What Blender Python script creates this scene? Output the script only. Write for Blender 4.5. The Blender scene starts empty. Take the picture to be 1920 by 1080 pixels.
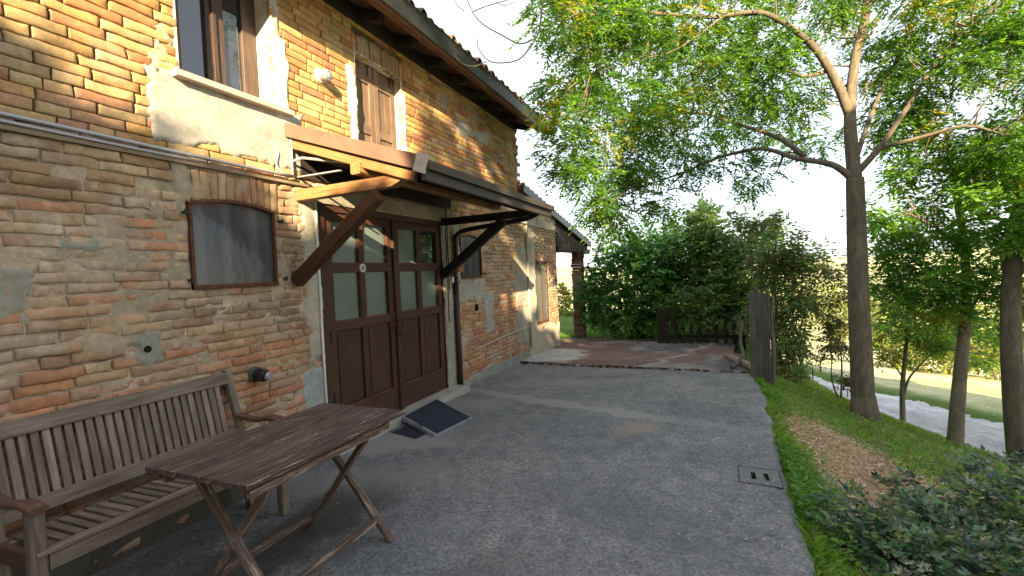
import bpy, math, random
import numpy as np
from mathutils import Vector, Matrix

random.seed(7)
RNG = np.random.default_rng(11)
scn = bpy.context.scene
COL = scn.collection

# ------------------------------------------------------------------ camera frame (world: Y along the house wall, X away from it, Z up)
F, CX, CY, HC = 880.0, 960.0, 540.0, 1.5
R = np.array([[0.921, 0.026, 0.389], [0.387, 0.048, -0.921], [-0.043, 0.998, 0.034]])
v1 = np.array([370., 46., -F]); v1 /= np.linalg.norm(v1)
up = np.cross(np.array([1, .043, 0.]), v1); up /= np.linalg.norm(up)
if up[1] < 0: up = -up
R = np.array([np.cross(v1, up), v1, up])
CAM = np.array([0., 0., HC])
def at(px, py, d):                       # real-world point seen d metres ahead
    return CAM + R @ (np.array([px - CX, -(py - CY), -F]) / F * d)
W = -3.057                               # x of the house wall
def wallpt(px, py, x=W):
    r = R @ np.array([px - CX, -(py - CY), -F]); return CAM + r * (x / r[0])

cd = bpy.data.cameras.new('camera'); cam = bpy.data.objects.new('camera', cd); COL.objects.link(cam)
M = Matrix([list(r) + [0] for r in R] + [[0, 0, 0, 1]]); M.translation = Vector(CAM)
cam.matrix_world = M
cd.sensor_width = 36; cd.lens = 36 * F / 1920; cd.clip_start = .02; cd.clip_end = 3000
scn.camera = cam

# ------------------------------------------------------------------ light
SUN = Vector((1, -2.1, .79)).normalized()
w = bpy.data.worlds.new('World'); scn.world = w; w.use_nodes = True
nt = w.node_tree; nt.nodes.clear()
sky = nt.nodes.new('ShaderNodeTexSky'); sky.sky_type = 'NISHITA'; sky.sun_disc = False
sky.sun_elevation = math.asin(SUN.z); sky.sun_rotation = math.atan2(SUN.x, SUN.y)
sky.air_density = 1.0; sky.dust_density = 1.5; sky.ozone_density = 1.0; sky.altitude = 100
bg = nt.nodes.new('ShaderNodeBackground'); bg.inputs[1].default_value = .10
wo = nt.nodes.new('ShaderNodeOutputWorld')
# thin bright high cloud over the blue: a soft noise veil added to the sky colour
tc_ = nt.nodes.new('ShaderNodeTexCoord'); cn = nt.nodes.new('ShaderNodeTexNoise'); cn.inputs['Scale'].default_value = 2.2; cn.inputs['Detail'].default_value = 5
nt.links.new(tc_.outputs['Generated'], cn.inputs['Vector'])
cr = nt.nodes.new('ShaderNodeValToRGB'); cr.color_ramp.elements[0].position = .38; cr.color_ramp.elements[0].color = (.72, .72, .72, 1); cr.color_ramp.elements[1].position = .62; cr.color_ramp.elements[1].color = (.95, .95, .95, 1)
nt.links.new(cn.outputs[0], cr.inputs[0])
cm = nt.nodes.new('ShaderNodeMix'); cm.data_type = 'RGBA'; nt.links.new(cr.outputs[0], cm.inputs[0]); nt.links.new(sky.outputs[0], cm.inputs[6]); cm.inputs[7].default_value = (2.45, 2.55, 2.75, 1)
nt.links.new(cm.outputs[2], bg.inputs[0]); nt.links.new(bg.outputs[0], wo.inputs[0])
sl = bpy.data.lights.new('sun', 'SUN'); sl.energy = 4.4; sl.angle = math.radians(.5); sl.color = (1, .79, .48)
so = bpy.data.objects.new('sun', sl); COL.objects.link(so)
so.rotation_euler = SUN.to_track_quat('Z', 'Y').to_euler()
scn.view_settings.view_transform = 'Standard'; scn.view_settings.look = 'None'
scn.view_settings.exposure = 2.45; scn.view_settings.gamma = 1
scn.cycles.max_bounces = 6; scn.cycles.transparent_max_bounces = 8
scn.cycles.use_denoising = True

# ------------------------------------------------------------------ numpy noise
def _h(ix, iy, s):
    n = (ix.astype(np.int64) * 374761393 + iy.astype(np.int64) * 668265263 + s * 974634777) & 0xffffffff
    n = ((n ^ (n >> 13)) * 1274126177) & 0xffffffff
    return ((n ^ (n >> 16)) & 0xffff) / 65535.0
def vn(x, y, s=0):
    x = np.asarray(x, float); y = np.asarray(y, float)
    ix = np.floor(x); iy = np.floor(y); fx = x - ix; fy = y - iy
    fx = fx * fx * (3 - 2 * fx); fy = fy * fy * (3 - 2 * fy)
    a = _h(ix, iy, s); b = _h(ix + 1, iy, s); c = _h(ix, iy + 1, s); d = _h(ix + 1, iy + 1, s)
    return (a * (1 - fx) + b * fx) * (1 - fy) + (c * (1 - fx) + d * fx) * fy
def fbm(x, y, s=0, o=4):
    t = 0; a = .5; n = 0
    for k in range(o):
        t = t + a * vn(x * 2 ** k, y * 2 ** k, s + k * 17); n += a; a *= .5
    return t / n
def sst(a, b, x):
    t = np.clip((x - a) / (b - a), 0, 1); return t * t * (3 - 2 * t)

# ------------------------------------------------------------------ materials
def mat(name):
    m = bpy.data.materials.new(name); m.use_nodes = True
    n = m.node_tree.nodes; b = n['Principled BSDF']; return m, m.node_tree, b
def N(nt, t, **k):
    n = nt.nodes.new(t)
    for a, v in k.items():
        if a.startswith('i_'): n.inputs[int(a[2:]) if a[2:].isdigit() else a[2:]].default_value = v
        else: setattr(n, a, v)
    return n
def ramp(nt, fac, stops):
    r = nt.nodes.new('ShaderNodeValToRGB'); e = r.color_ramp.elements
    while len(e) < len(stops): e.new(.5)
    for i, (p, c) in enumerate(stops):
        e[i].position = p; e[i].color = (*c, 1) if len(c) == 3 else c
    nt.links.new(fac, r.inputs[0]); return r.outputs[0]
def mixc(nt, fac, a, b, mode='MIX'):
    m = N(nt, 'ShaderNodeMix', data_type='RGBA', blend_type=mode)
    for sock, v in ((m.inputs[0], fac), (m.inputs[6], a), (m.inputs[7], b)):
        if isinstance(v, bpy.types.NodeSocket): nt.links.new(v, sock)
        elif isinstance(v, (int, float)): sock.default_value = v
        else: sock.default_value = (*v, 1)
    return m.outputs[2]
def noise(nt, vec, scale, detail=4, rough=.6, dist=0):
    n = N(nt, 'ShaderNodeTexNoise'); n.inputs['Scale'].default_value = scale; n.inputs['Detail'].default_value = detail
    n.inputs['Roughness'].default_value = rough; n.inputs['Distortion'].default_value = dist
    nt.links.new(vec, n.inputs['Vector']); return n.outputs[0]
def bump(nt, b, h, s=.5, d=.01):
    n = N(nt, 'ShaderNodeBump'); n.inputs['Strength'].default_value = s; n.inputs['Distance'].default_value = d
    nt.links.new(h, n.inputs['Height']); nt.links.new(n.outputs[0], b.inputs['Normal']); return n
def attr(nt, name): return N(nt, 'ShaderNodeAttribute', attribute_name=name)
def pos(nt): return nt.nodes.new('ShaderNodeNewGeometry').outputs['Position']
def mapping(nt, vec, sc):
    m = N(nt, 'ShaderNodeMapping'); m.inputs['Scale'].default_value = sc; nt.links.new(vec, m.inputs[0]); return m.outputs[0]

def mat_tint(name, rough=.9, ns=30, lo=.75, hi=1.2, bs=.4, bd=.004, spec=.3):
    """rough mineral surface whose own colour comes from the 'tint' attribute, mottled"""
    m, t, b = mat(name); a = attr(t, 'tint').outputs['Color']; p = pos(t)
    n1 = noise(t, p, ns, 6, .7); n2 = noise(t, p, ns * .18, 3, .6)
    c = mixc(t, 1.0, a, ramp(t, n1, [(.3, (lo,) * 3), (.7, (hi,) * 3)]), 'MULTIPLY')
    c = mixc(t, 1.0, c, ramp(t, n2, [(.3, (.85, .84, .83)), (.7, (1.12, 1.1, 1.08))]), 'MULTIPLY')
    t.links.new(c, b.inputs['Base Color']); b.inputs['Roughness'].default_value = rough
    b.inputs['Specular IOR Level'].default_value = spec
    bump(t, b, noise(t, p, ns * 3, 8, .75), bs, bd); return m
def mat_wood(name, cols, gs=(1, 14, 14), sc=6, rough=.7, wear=None, wearpos=.62, bs=.4, spec=.3):
    """grain runs along the x of the per-board coordinates 'lc'"""
    m, t, b = mat(name); v = attr(t, 'lc').outputs['Vector']; v1 = mapping(t, v, gs)
    n1 = noise(t, v1, sc, 6, .65, .4); n2 = noise(t, v, 3.0, 3)
    c = ramp(t, n1, [(.25, cols[0]), (.5, cols[1]), (.75, cols[2])])
    tin = attr(t, 'tint').outputs['Color']
    c = mixc(t, 1.0, c, tin, 'MULTIPLY')
    c = mixc(t, 1.0, c, ramp(t, n2, [(.3, (.78,) * 3), (.7, (1.2,) * 3)]), 'MULTIPLY')
    if wear:
        n3 = noise(t, mapping(t, v, (1.0, 15, 15)), 4.5, 8, .8, .2)
        c = mixc(t, ramp(t, n3, [(wearpos, (0, 0, 0)), (wearpos + .05, (1, 1, 1))]), c, wear)
    t.links.new(c, b.inputs['Base Color']); b.inputs['Roughness'].default_value = rough
    b.inputs['Specular IOR Level'].default_value = spec
    bump(t, b, n1, bs, .003); return m
def mat_plain(name, c, rough=.5, metal=0, spec=.5, var=.25, ns=20, bs=.1):
    m, t, b = mat(name); p = pos(t); n = noise(t, p, ns, 5, .65)
    t.links.new(mixc(t, 1.0, c, ramp(t, n, [(.3, (1 - var,) * 3), (.7, (1 + var,) * 3)]), 'MULTIPLY'), b.inputs['Base Color'])
    b.inputs['Roughness'].default_value = rough; b.inputs['Metallic'].default_value = metal
    b.inputs['Specular IOR Level'].default_value = spec
    if bs: bump(t, b, n, bs, .003)
    return m
def mat_leaf(name, rough=.5, trans=.5, spec=.4):
    m, t, b = mat(name); a = attr(t, 'tint').outputs['Color']
    t.links.new(a, b.inputs['Base Color']); b.inputs['Roughness'].default_value = rough
    b.inputs['Specular IOR Level'].default_value = spec
    tr = N(t, 'ShaderNodeBsdfTranslucent'); h = N(t, 'ShaderNodeHueSaturation'); h.inputs['Value'].default_value = 1.9
    h.inputs['Hue'].default_value = .485; h.inputs['Saturation'].default_value = 1.1
    t.links.new(a, h.inputs['Color']); t.links.new(h.outputs[0], tr.inputs[0])
    mx = N(t, 'ShaderNodeMixShader'); mx.inputs[0].default_value = trans
    t.links.new(b.outputs[0], mx.inputs[1]); t.links.new(tr.outputs[0], mx.inputs[2])
    t.links.new(mx.outputs[0], t.nodes['Material Output'].inputs[0]); return m

M_BRICK = mat_tint('old_brick', .92, 28, .72, 1.25, .55, .005)
M_MORTAR = mat_tint('lime_mortar', .97, 22, .78, 1.2, .6, .005)
M_STONE = mat_tint('stone', .9, 20, .8, 1.15, .3, .003)
M_BEAM = mat_wood('stained_beam', [(.035, .016, .009), (.075, .034, .017), (.12, .058, .028)], sc=5, rough=.6)
M_BEAML = mat_wood('varnished_beam', [(.18, .085, .034), (.28, .138, .056), (.37, .20, .085)], sc=5, rough=.55)
M_DOOR = mat_wood('door_wood', [(.034, .015, .011), (.060, .027, .018), (.092, .042, .027)], sc=4, rough=.5)
M_SHUT = mat_wood('shutter_wood', [(.10, .065, .045), (.16, .105, .072), (.23, .155, .11)], sc=4, rough=.75)
M_TABLE = mat_wood('worn_table_paint', [(.042, .025, .021), (.078, .050, .044), (.13, .092, .082)], sc=4, rough=.62,
                   wear=(.30, .25, .22), wearpos=.55, gs=(1.2, 18, 18))
M_TLEG = mat_wood('worn_leg_paint', [(.07, .04, .032), (.12, .075, .06), (.20, .14, .115)], sc=4, rough=.7,
                  wear=(.34, .27, .22), wearpos=.53)
M_TEAK = mat_wood('weathered_teak', [(.115, .087, .065), (.20, .158, .123), (.30, .25, .20)], sc=5, rough=.85)
M_TEAKR = mat_wood('reddish_teak', [(.075, .040, .028), (.125, .068, .048), (.18, .11, .082)], sc=5, rough=.7)
M_OLDW = mat_wood('grey_board', [(.06, .057, .047), (.10, .096, .08), (.15, .14, .12)], sc=4, rough=.9)
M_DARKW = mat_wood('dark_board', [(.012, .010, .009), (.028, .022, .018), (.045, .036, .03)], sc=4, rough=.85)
M_SOFF = mat_wood('eave_board', [(.10, .055, .036), (.17, .098, .065), (.25, .155, .108)], sc=4, rough=.75)
M_GUT = mat_plain('gutter_metal', (.030, .030, .034), .45, .0, .5, .3, 8)
M_COPP = mat_plain('brown_sheet_metal', (.20, .118, .086), .42, .2, .5, .2, 6)
M_COPD = mat_plain('dark_sheet_metal', (.052, .040, .038), .5, .2, .5, .25, 6)
M_RUST = mat_plain('rusty_iron', (.10, .042, .024), .8, .1, .3, .5, 25, .4)
M_RUSTO = mat_plain('orange_rust', (.30, .13, .055), .8, .1, .3, .4, 25, .4)
M_BLACK = mat_plain('black_iron', (.018, .017, .018), .5, 0, .4, .3, 20)
M_ALU = mat_plain('dull_aluminium', (.36, .36, .39), .45, .4, .5, .12, 30)
M_WHITE = mat_plain('white_paint', (.72, .71, .68), .5, 0, .4, .12, 20)
M_MAT = mat_plain('dark_rubber', (.026, .030, .042), .85, 0, .3, .25, 120, .4)
M_STONE2 = mat_plain('pale_zinc', (.52, .47, .42), .5)
M_TILE = mat_tint('roof_tile', .9, 25, .7, 1.25, .4, .004)
M_DARK = mat_plain('dark_room', (.012, .011, .010), .9, 0, .1, .1, 5, 0)

def mat_glass(name, c, rough=.06, spec=.9):
    m, t, b = mat(name); p = pos(t); n = noise(t, p, 2.5, 3)
    t.links.new(mixc(t, 1.0, c, ramp(t, n, [(.3, (.8,) * 3), (.7, (1.2,) * 3)]), 'MULTIPLY'), b.inputs['Base Color'])
    b.inputs['Roughness'].default_value = rough; b.inputs['Specular IOR Level'].default_value = spec
    b.inputs['IOR'].default_value = 1.6
    bump(t, b, noise(t, p, 6, 2), .12, .01); return m
M_GLASS = mat_glass('window_glass', (.03, .032, .04), .03, 1.0)
M_FROST = mat_glass('frosted_pane', (.115, .15, .145), .3, .6)
def mat_screen():
    m, t, b = mat('insect_screen'); p = pos(t)
    n = noise(t, p, 3.0, 3, .5); v = N(t, 'ShaderNodeTexWave', bands_direction='Y'); v.inputs['Scale'].default_value = 1.6
    v.inputs['Distortion'].default_value = 3; v.inputs['Detail'].default_value = 3
    t.links.new(mapping(t, p, (1, 1, .12)), v.inputs[0])
    c = ramp(t, n, [(.35, (.045, .049, .060)), (.7, (.070, .073, .083))])
    c = mixc(t, ramp(t, v.outputs[1], [(.5, (0, 0, 0)), (1, (.5, .5, .5))]), c, (.135, .13, .14))
    t.links.new(c, b.inputs['Base Color']); b.inputs['Roughness'].default_value = .16; bump(t, b, noise(t, p, 9, 3), .25, .01)
    b.inputs['Specular IOR Level'].default_value = .5; return m
M_SCREEN = mat_screen()
def mat_bark(name, a, c, e):
    m, t, b = mat(name); p = pos(t); n = noise(t, mapping(t, p, (9, 9, 2.0)), 2.2, 8, .75, .6); n2 = noise(t, p, 1.6, 3)
    col = ramp(t, n, [(.3, a), (.5, c), (.72, e)])
    col = mixc(t, 1.0, col, ramp(t, n2, [(.3, (.75, .78, .7)), (.7, (1.2, 1.15, 1.1))]), 'MULTIPLY')
    t.links.new(col, b.inputs['Base Color']); b.inputs['Roughness'].default_value = .95
    bump(t, b, n, .9, .02); return m
M_BARK = mat_bark('grey_brown_bark', (.055, .045, .034), (.125, .102, .076), (.21, .172, .13))
M_BARK2 = mat_bark('smooth_bark', (.09, .077, .058), (.18, .152, .115), (.27, .23, .18))
M_LEAF = mat_leaf('tree_leaf')
M_LEAFG = mat_leaf('glossy_leaf', .35, .2, .55)
M_LEAFD = mat_leaf('dry_leaf', .9, .15, .1)

# ground-type materials
def yard_material():
    m, t, b = mat('yard_concrete'); p = pos(t)
    fine = noise(t, p, 44, 7, .82); mid = noise(t, p, 9, 5, .65, .5); big = noise(t, p, 1.1, 6, .65)
    vo = N(t, 'ShaderNodeTexVoronoi'); vo.inputs['Scale'].default_value = 55; t.links.new(p, vo.inputs['Vector'])
    c = ramp(t, fine, [(.36, (.080, .080, .085)), (.5, (.165, .164, .168)), (.64, (.29, .288, .288))])
    c = mixc(t, 1.0, c, ramp(t, mid, [(.32, (.74, .74, .76)), (.5, (1, 1, 1)), (.66, (1.25, 1.23, 1.2))]), 'MULTIPLY')
    c = mixc(t, 1.0, c, ramp(t, big, [(.34, (.80, .80, .83)), (.5, (1, 1, 1.0)), (.66, (1.24, 1.21, 1.17))]), 'MULTIPLY')
    peb = ramp(t, vo.outputs['Distance'], [(.0, (1, 1, 1)), (.22, (0, 0, 0))])
    pm = mixc(t, 1.0, peb, ramp(t, noise(t, p, 20, 2), [(.5, (0, 0, 0)), (.62, (1, 1, 1))]), 'MULTIPLY')
    c = mixc(t, mixc(t, 1.0, pm, (.55, .55, .55), 'MULTIPLY'), c, (.23, .215, .20))
    # bands on the yard: trowelled cement repairs, dark strips, beige patch, x/y in metres
    sx = N(t, 'ShaderNodeSeparateXYZ'); t.links.new(p, sx.inputs[0])
    def band(ax, ay, bx, by, wd, col, amt, c):
        L = math.hypot(bx - ax, by - ay); ux, uy = (bx - ax) / L, (by - ay) / L
        def lin(cx_, cy_, k):
            a1 = N(t, 'ShaderNodeMath', operation='MULTIPLY'); a1.inputs[1].default_value = cx_; t.links.new(sx.outputs[0], a1.inputs[0])
            a2 = N(t, 'ShaderNodeMath', operation='MULTIPLY_ADD'); a2.inputs[1].default_value = cy_; t.links.new(sx.outputs[1], a2.inputs[0]); t.links.new(a1.outputs[0], a2.inputs[2])
            a3 = N(t, 'ShaderNodeMath', operation='ADD'); a3.inputs[1].default_value = k; t.links.new(a2.outputs[0], a3.inputs[0]); return a3.outputs[0]
        al = lin(ux, uy, -(ax * ux + ay * uy)); ac = lin(-uy, ux, ax * uy - ay * ux)
        nn = noise(t, p, 3.5, 5, .65)
        w1 = N(t, 'ShaderNodeMath', operation='MULTIPLY_ADD'); w1.inputs[1].default_value = .5; w1.inputs[2].default_value = -.25; t.links.new(nn, w1.inputs[0])
        ac2 = N(t, 'ShaderNodeMath', operation='ADD'); t.links.new(ac, ac2.inputs[0]); t.links.new(w1.outputs[0], ac2.inputs[1])
        ab = N(t, 'ShaderNodeMath', operation='ABSOLUTE'); t.links.new(ac2.outputs[0], ab.inputs[0])
        m1 = N(t, 'ShaderNodeMapRange', interpolation_type='SMOOTHSTEP'); t.links.new(ab.outputs[0], m1.inputs[0])
        for i, v in ((1, wd * .55), (2, wd * 1.2), (3, 1), (4, 0)): m1.inputs[i].default_value = v
        h = N(t, 'ShaderNodeMath', operation='ADD'); h.inputs[1].default_value = -L / 2; t.links.new(al, h.inputs[0])
        h2 = N(t, 'ShaderNodeMath', operation='ABSOLUTE'); t.links.new(h.outputs[0], h2.inputs[0])
        m2 = N(t, 'ShaderNodeMapRange', interpolation_type='SMOOTHSTEP'); t.links.new(h2.outputs[0], m2.inputs[0])
        for i, v in ((1, L / 2 - .25), (2, L / 2 + .25), (3, amt), (4, 0)): m2.inputs[i].default_value = v
        mm = N(t, 'ShaderNodeMath', operation='MULTIPLY'); t.links.new(m1.outputs[0], mm.inputs[0]); t.links.new(m2.outputs[0], mm.inputs[1])
        colr = mixc(t, 1.0, col, ramp(t, noise(t, p, 25, 4), [(.3, (.85,) * 3), (.7, (1.15,) * 3)]), 'MULTIPLY')
        return mixc(t, mm.outputs[0], c, colr)
    c = band(-3.0, 5.35, -.5, 4.75, .12, (.27, .265, .255), .85, c)
    c = band(-3.0, 3.2, -2.3, 3.75, .30, (.29, .28, .26), .8, c)
    c = band(-3.05, 4.5, -2.2, 4.9, .26, (.25, .245, .235), .7, c)
    c = band(-3.0, 2.4, -1.9, 3.0, .25, (.23, .225, .215), .6, c)
    c = band(-.75, 4.25, -.6, 4.5, .13, (.32, .25, .18), .6, c)  # small warm beige patch
    c = band(-2.45, .6, -2.25, 2.6, .30, (.045, .042, .038), .75, c)  # dark strip along the ground under the bench
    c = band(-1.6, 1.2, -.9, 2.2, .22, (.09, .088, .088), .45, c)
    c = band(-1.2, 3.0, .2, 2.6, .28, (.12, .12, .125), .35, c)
    c = band(-.5, 4.75, .42, 4.6, .10, (.25, .245, .24), .45, c)
    c = band(-2.2, 5.9, -.9, 6.5, .2, (.25, .24, .23), .4, c)
    c = band(-.1, 6.0, -.6, 7.0, .16, (.26, .235, .21), .5, c)
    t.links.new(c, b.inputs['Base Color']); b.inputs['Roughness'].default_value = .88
    b.inputs['Specular IOR Level'].default_value = .35
    ad = N(t, 'ShaderNodeMath', operation='ADD'); t.links.new(fine, ad.inputs[0]); t.links.new(mid, ad.inputs[1])
    bump(t, b, ad.outputs[0], .7, .012); return m
M_YARD = yard_material()

def terrain_material():
    m, t, b = mat('grassy_earth'); a = attr(t, 'tint').outputs['Color']; p = pos(t)
    n1 = noise(t, p, 14, 8, .75); n2 = noise(t, p, 1.2, 4)
    c = mixc(t, 1.0, a, ramp(t, n1, [(.3, (.55, .6, .5)), (.7, (1.45, 1.4, 1.3))]), 'MULTIPLY')
    c = mixc(t, 1.0, c, ramp(t, n2, [(.3, (.8, .85, .75)), (.7, (1.2, 1.15, 1.1))]), 'MULTIPLY')
    t.links.new(c, b.inputs['Base Color']); b.inputs['Roughness'].default_value = 1; b.inputs['Specular IOR Level'].default_value = .1
    bump(t, b, n1, .8, .05); return m
M_TERR = terrain_material()
M_GRAV = mat_tint('pale_gravel', 1, 9, .72, 1.25, .8, .02, .2)
M_TERRA = mat_tint('old_paving', .92, 12, .68, 1.3, .6, .008)

# ------------------------------------------------------------------ mesh helpers
def mk(name, V, Fc, mats, parent=None, midx=None, tint=None, vtint=None, lc=None, smooth=False, uniform=None):
    me = bpy.data.meshes.new(name); V = np.asarray(V, dtype=np.float32)
    if uniform:
        Fc = np.asarray(Fc, dtype=np.int32); nf, k = Fc.shape
        me.vertices.add(len(V)); me.vertices.foreach_set('co', V.ravel())
        me.loops.add(nf * k); me.loops.foreach_set('vertex_index', Fc.ravel())
        me.polygons.add(nf); me.polygons.foreach_set('loop_start', np.arange(nf, dtype=np.int32) * k)
        me.update(calc_edges=True)
    else:
        me.from_pydata([tuple(map(float, v)) for v in V], [], [tuple(map(int, f)) for f in Fc])
    for m_ in (mats if isinstance(mats, (list, tuple)) else [mats]): me.materials.append(m_)
    if midx is not None: me.polygons.foreach_set('material_index', np.asarray(midx, dtype=np.int32))
    if tint is not None:
        a = me.attributes.new('tint', 'FLOAT_COLOR', 'FACE'); c = np.ones((len(me.polygons), 4), np.float32); c[:, :3] = tint
        a.data.foreach_set('color', c.ravel())
    if vtint is not None:
        a = me.attributes.new('tint', 'FLOAT_COLOR', 'POINT'); c = np.ones((len(V), 4), np.float32); c[:, :3] = vtint
        a.data.foreach_set('color', c.ravel())
    if lc is not None:
        a = me.attributes.new('lc', 'FLOAT_VECTOR', 'POINT'); a.data.foreach_set('vector', np.asarray(lc, np.float32).ravel())
    if smooth: me.polygons.foreach_set('use_smooth', np.ones(len(me.polygons), bool))
    me.update()
    o = bpy.data.objects.new(name, me); COL.objects.link(o)
    if parent is not None: o.parent = parent
    return o

class MB:
    def __init__(s): s.V = []; s.F = []; s.L = []; s.T = []; s.M = []
    def add(s, vs, fs, lc=None, tint=(1, 1, 1), m=0):
        b = len(s.V); s.V += [tuple(v) for v in vs]; s.F += [tuple(b + i for i in f) for f in fs]
        s.L += [tuple(l) for l in (lc if lc is not None else vs)]
        s.T += [tint] * len(fs); s.M += [m] * len(fs)
    def beam(s, p0, p1, w, h, upv=(0, 0, 1), tint=None, m=0, seg=1, wob=0, ch=.12, taper=1):
        """squared timber from p0 to p1 with chamfered edges; w across, h along upv"""
        p0 = np.array(p0, float); p1 = np.array(p1, float); d = p1 - p0; L = np.linalg.norm(d); d /= L
        u = np.array(upv, float); u -= d * u.dot(d); u /= np.linalg.norm(u); sd = np.cross(d, u)
        c = min(w, h) * ch
        prof = [(-w / 2 + c, -h / 2), (w / 2 - c, -h / 2), (w / 2, -h / 2 + c), (w / 2, h / 2 - c), (w / 2 - c, h / 2), (-w / 2 + c, h / 2), (-w / 2, h / 2 - c), (-w / 2, -h / 2 + c)]
        vs = []; lc = []; ro = np.array([random.random() * 50, random.random() * 50, random.random() * 50])
        for k in range(seg + 1):
            f = k / seg; q = p0 + d * L * f; sc = 1 + (taper - 1) * f
            jx, jy = (random.uniform(-wob, wob), random.uniform(-wob, wob)) if wob else (0, 0)
            for a, bb in prof:
                vs.append(q + sd * (a * sc + jx) + u * (bb * sc + jy)); lc.append(ro + np.array([L * f, a, bb]))
        fs = []
        for k in range(seg):
            for i in range(8):
                j = (i + 1) % 8; fs.append((k * 8 + i, k * 8 + j, k * 8 + 8 + j, k * 8 + 8 + i))
        fs.append(tuple(range(7, -1, -1))); fs.append(tuple(seg * 8 + i for i in range(8)))
        if tint is None: t = random.uniform(.82, 1.18); tint = (t, t, t)
        s.add(vs, fs, lc, tint, m)
    def box(s, a, b, tint=None, m=0, ch=.06, axis=None):
        a = np.array(a, float); b = np.array(b, float); sz = np.abs(b - a)
        ax = int(np.argmax(sz)) if axis is None else axis; o = [i for i in range(3) if i != ax]
        c = (a + b) / 2; p0 = c.copy(); p1 = c.copy(); p0[ax] = min(a[ax], b[ax]); p1[ax] = max(a[ax], b[ax])
        upv = np.zeros(3); upv[o[1]] = 1
        s.beam(p0, p1, sz[o[0]], sz[o[1]], upv, tint, m, ch=ch)
    def tube(s, pts, rad, n=8, tint=(1, 1, 1), m=0, cap=True):
        P = [np.array(p, float) for p in pts]; rad = rad if isinstance(rad, (list, tuple)) else [rad] * len(P)
        vs = []; prev = None; ln = 0; lc = []
        for i, p in enumerate(P):
            d = (P[min(i + 1, len(P) - 1)] - P[max(i - 1, 0)]); d /= np.linalg.norm(d) + 1e-9
            if prev is None:
                a = np.cross(d, [0, 0, 1.]);
                if np.linalg.norm(a) < .1: a = np.cross(d, [1., 0, 0])
            else: a = prev - d * prev.dot(d)
            a /= np.linalg.norm(a); prev = a; b = np.cross(d, a)
            if i: ln += np.linalg.norm(p - P[i - 1])
            for k in range(n):
                t = 2 * math.pi * k / n; vs.append(p + (a * math.cos(t) + b * math.sin(t)) * rad[i]); lc.append((ln, math.cos(t) * rad[i], math.sin(t) * rad[i]))
        fs = [(i * n + k, i * n + (k + 1) % n, i * n + n + (k + 1) % n, i * n + n + k) for i in range(len(P) - 1) for k in range(n)]
        if cap: fs += [tuple(range(n - 1, -1, -1)), tuple((len(P) - 1) * n + k for k in range(n))]
        s.add(vs, fs, lc, tint, m)
    def prism(s, poly, axis, a, b, tint=(1, 1, 1), m=0):
        """poly in the two other axes, extruded along axis from a to b"""
        o = [i for i in range(3) if i != axis]; vs = []
        for q in (a, b):
            for p in poly:
                v = [0, 0, 0]; v[axis] = q; v[o[0]] = p[0]; v[o[1]] = p[1]; vs.append(v)
        n = len(poly); fs = [tuple(range(n - 1, -1, -1)), tuple(range(n, 2 * n))] + [(i, (i + 1) % n, n + (i + 1) % n, n + i) for i in range(n)]
        s.add(vs, fs, None, tint, m)
    def build(s, name, mats, parent=None, smooth=False):
        o = mk(name, s.V, s.F, mats, parent, s.M, tint=np.array(s.T), lc=s.L, smooth=smooth)
        return o
def tag(o, label=None, cat=None, group=None, kind=None):
    if label: o['label'] = label
    if cat: o['category'] = cat
    if group: o['group'] = group
    if kind: o['kind'] = kind
    return o
def empty(name, loc=(0, 0, 0)):
    o = bpy.data.objects.new(name, None); COL.objects.link(o); o.location = loc; o.empty_display_size = .1; return o
def keep(o, parent):                      # parent without moving (parents here are unrotated empties)
    o.parent = parent; o.matrix_parent_inverse = Matrix.Translation(-Vector(parent.location)); return o
class Thing:
    def __init__(s, name, loc, label, cat, group=None):
        s.o = empty(name, loc); tag(s.o, label, cat, group)
    def part(s, mb, name, mats, label=None, smooth=False, parent=None):
        o = mb.build(name, mats, None, smooth); 
        if parent is None: keep(o, s.o)
        else: o.parent = parent; o.matrix_parent_inverse = Matrix.Identity(4)
        if label: o['label'] = label
        return o
    def adopt(s, o, label=None):
        keep(o, s.o)
        if label: o['label'] = label
        return o

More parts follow.
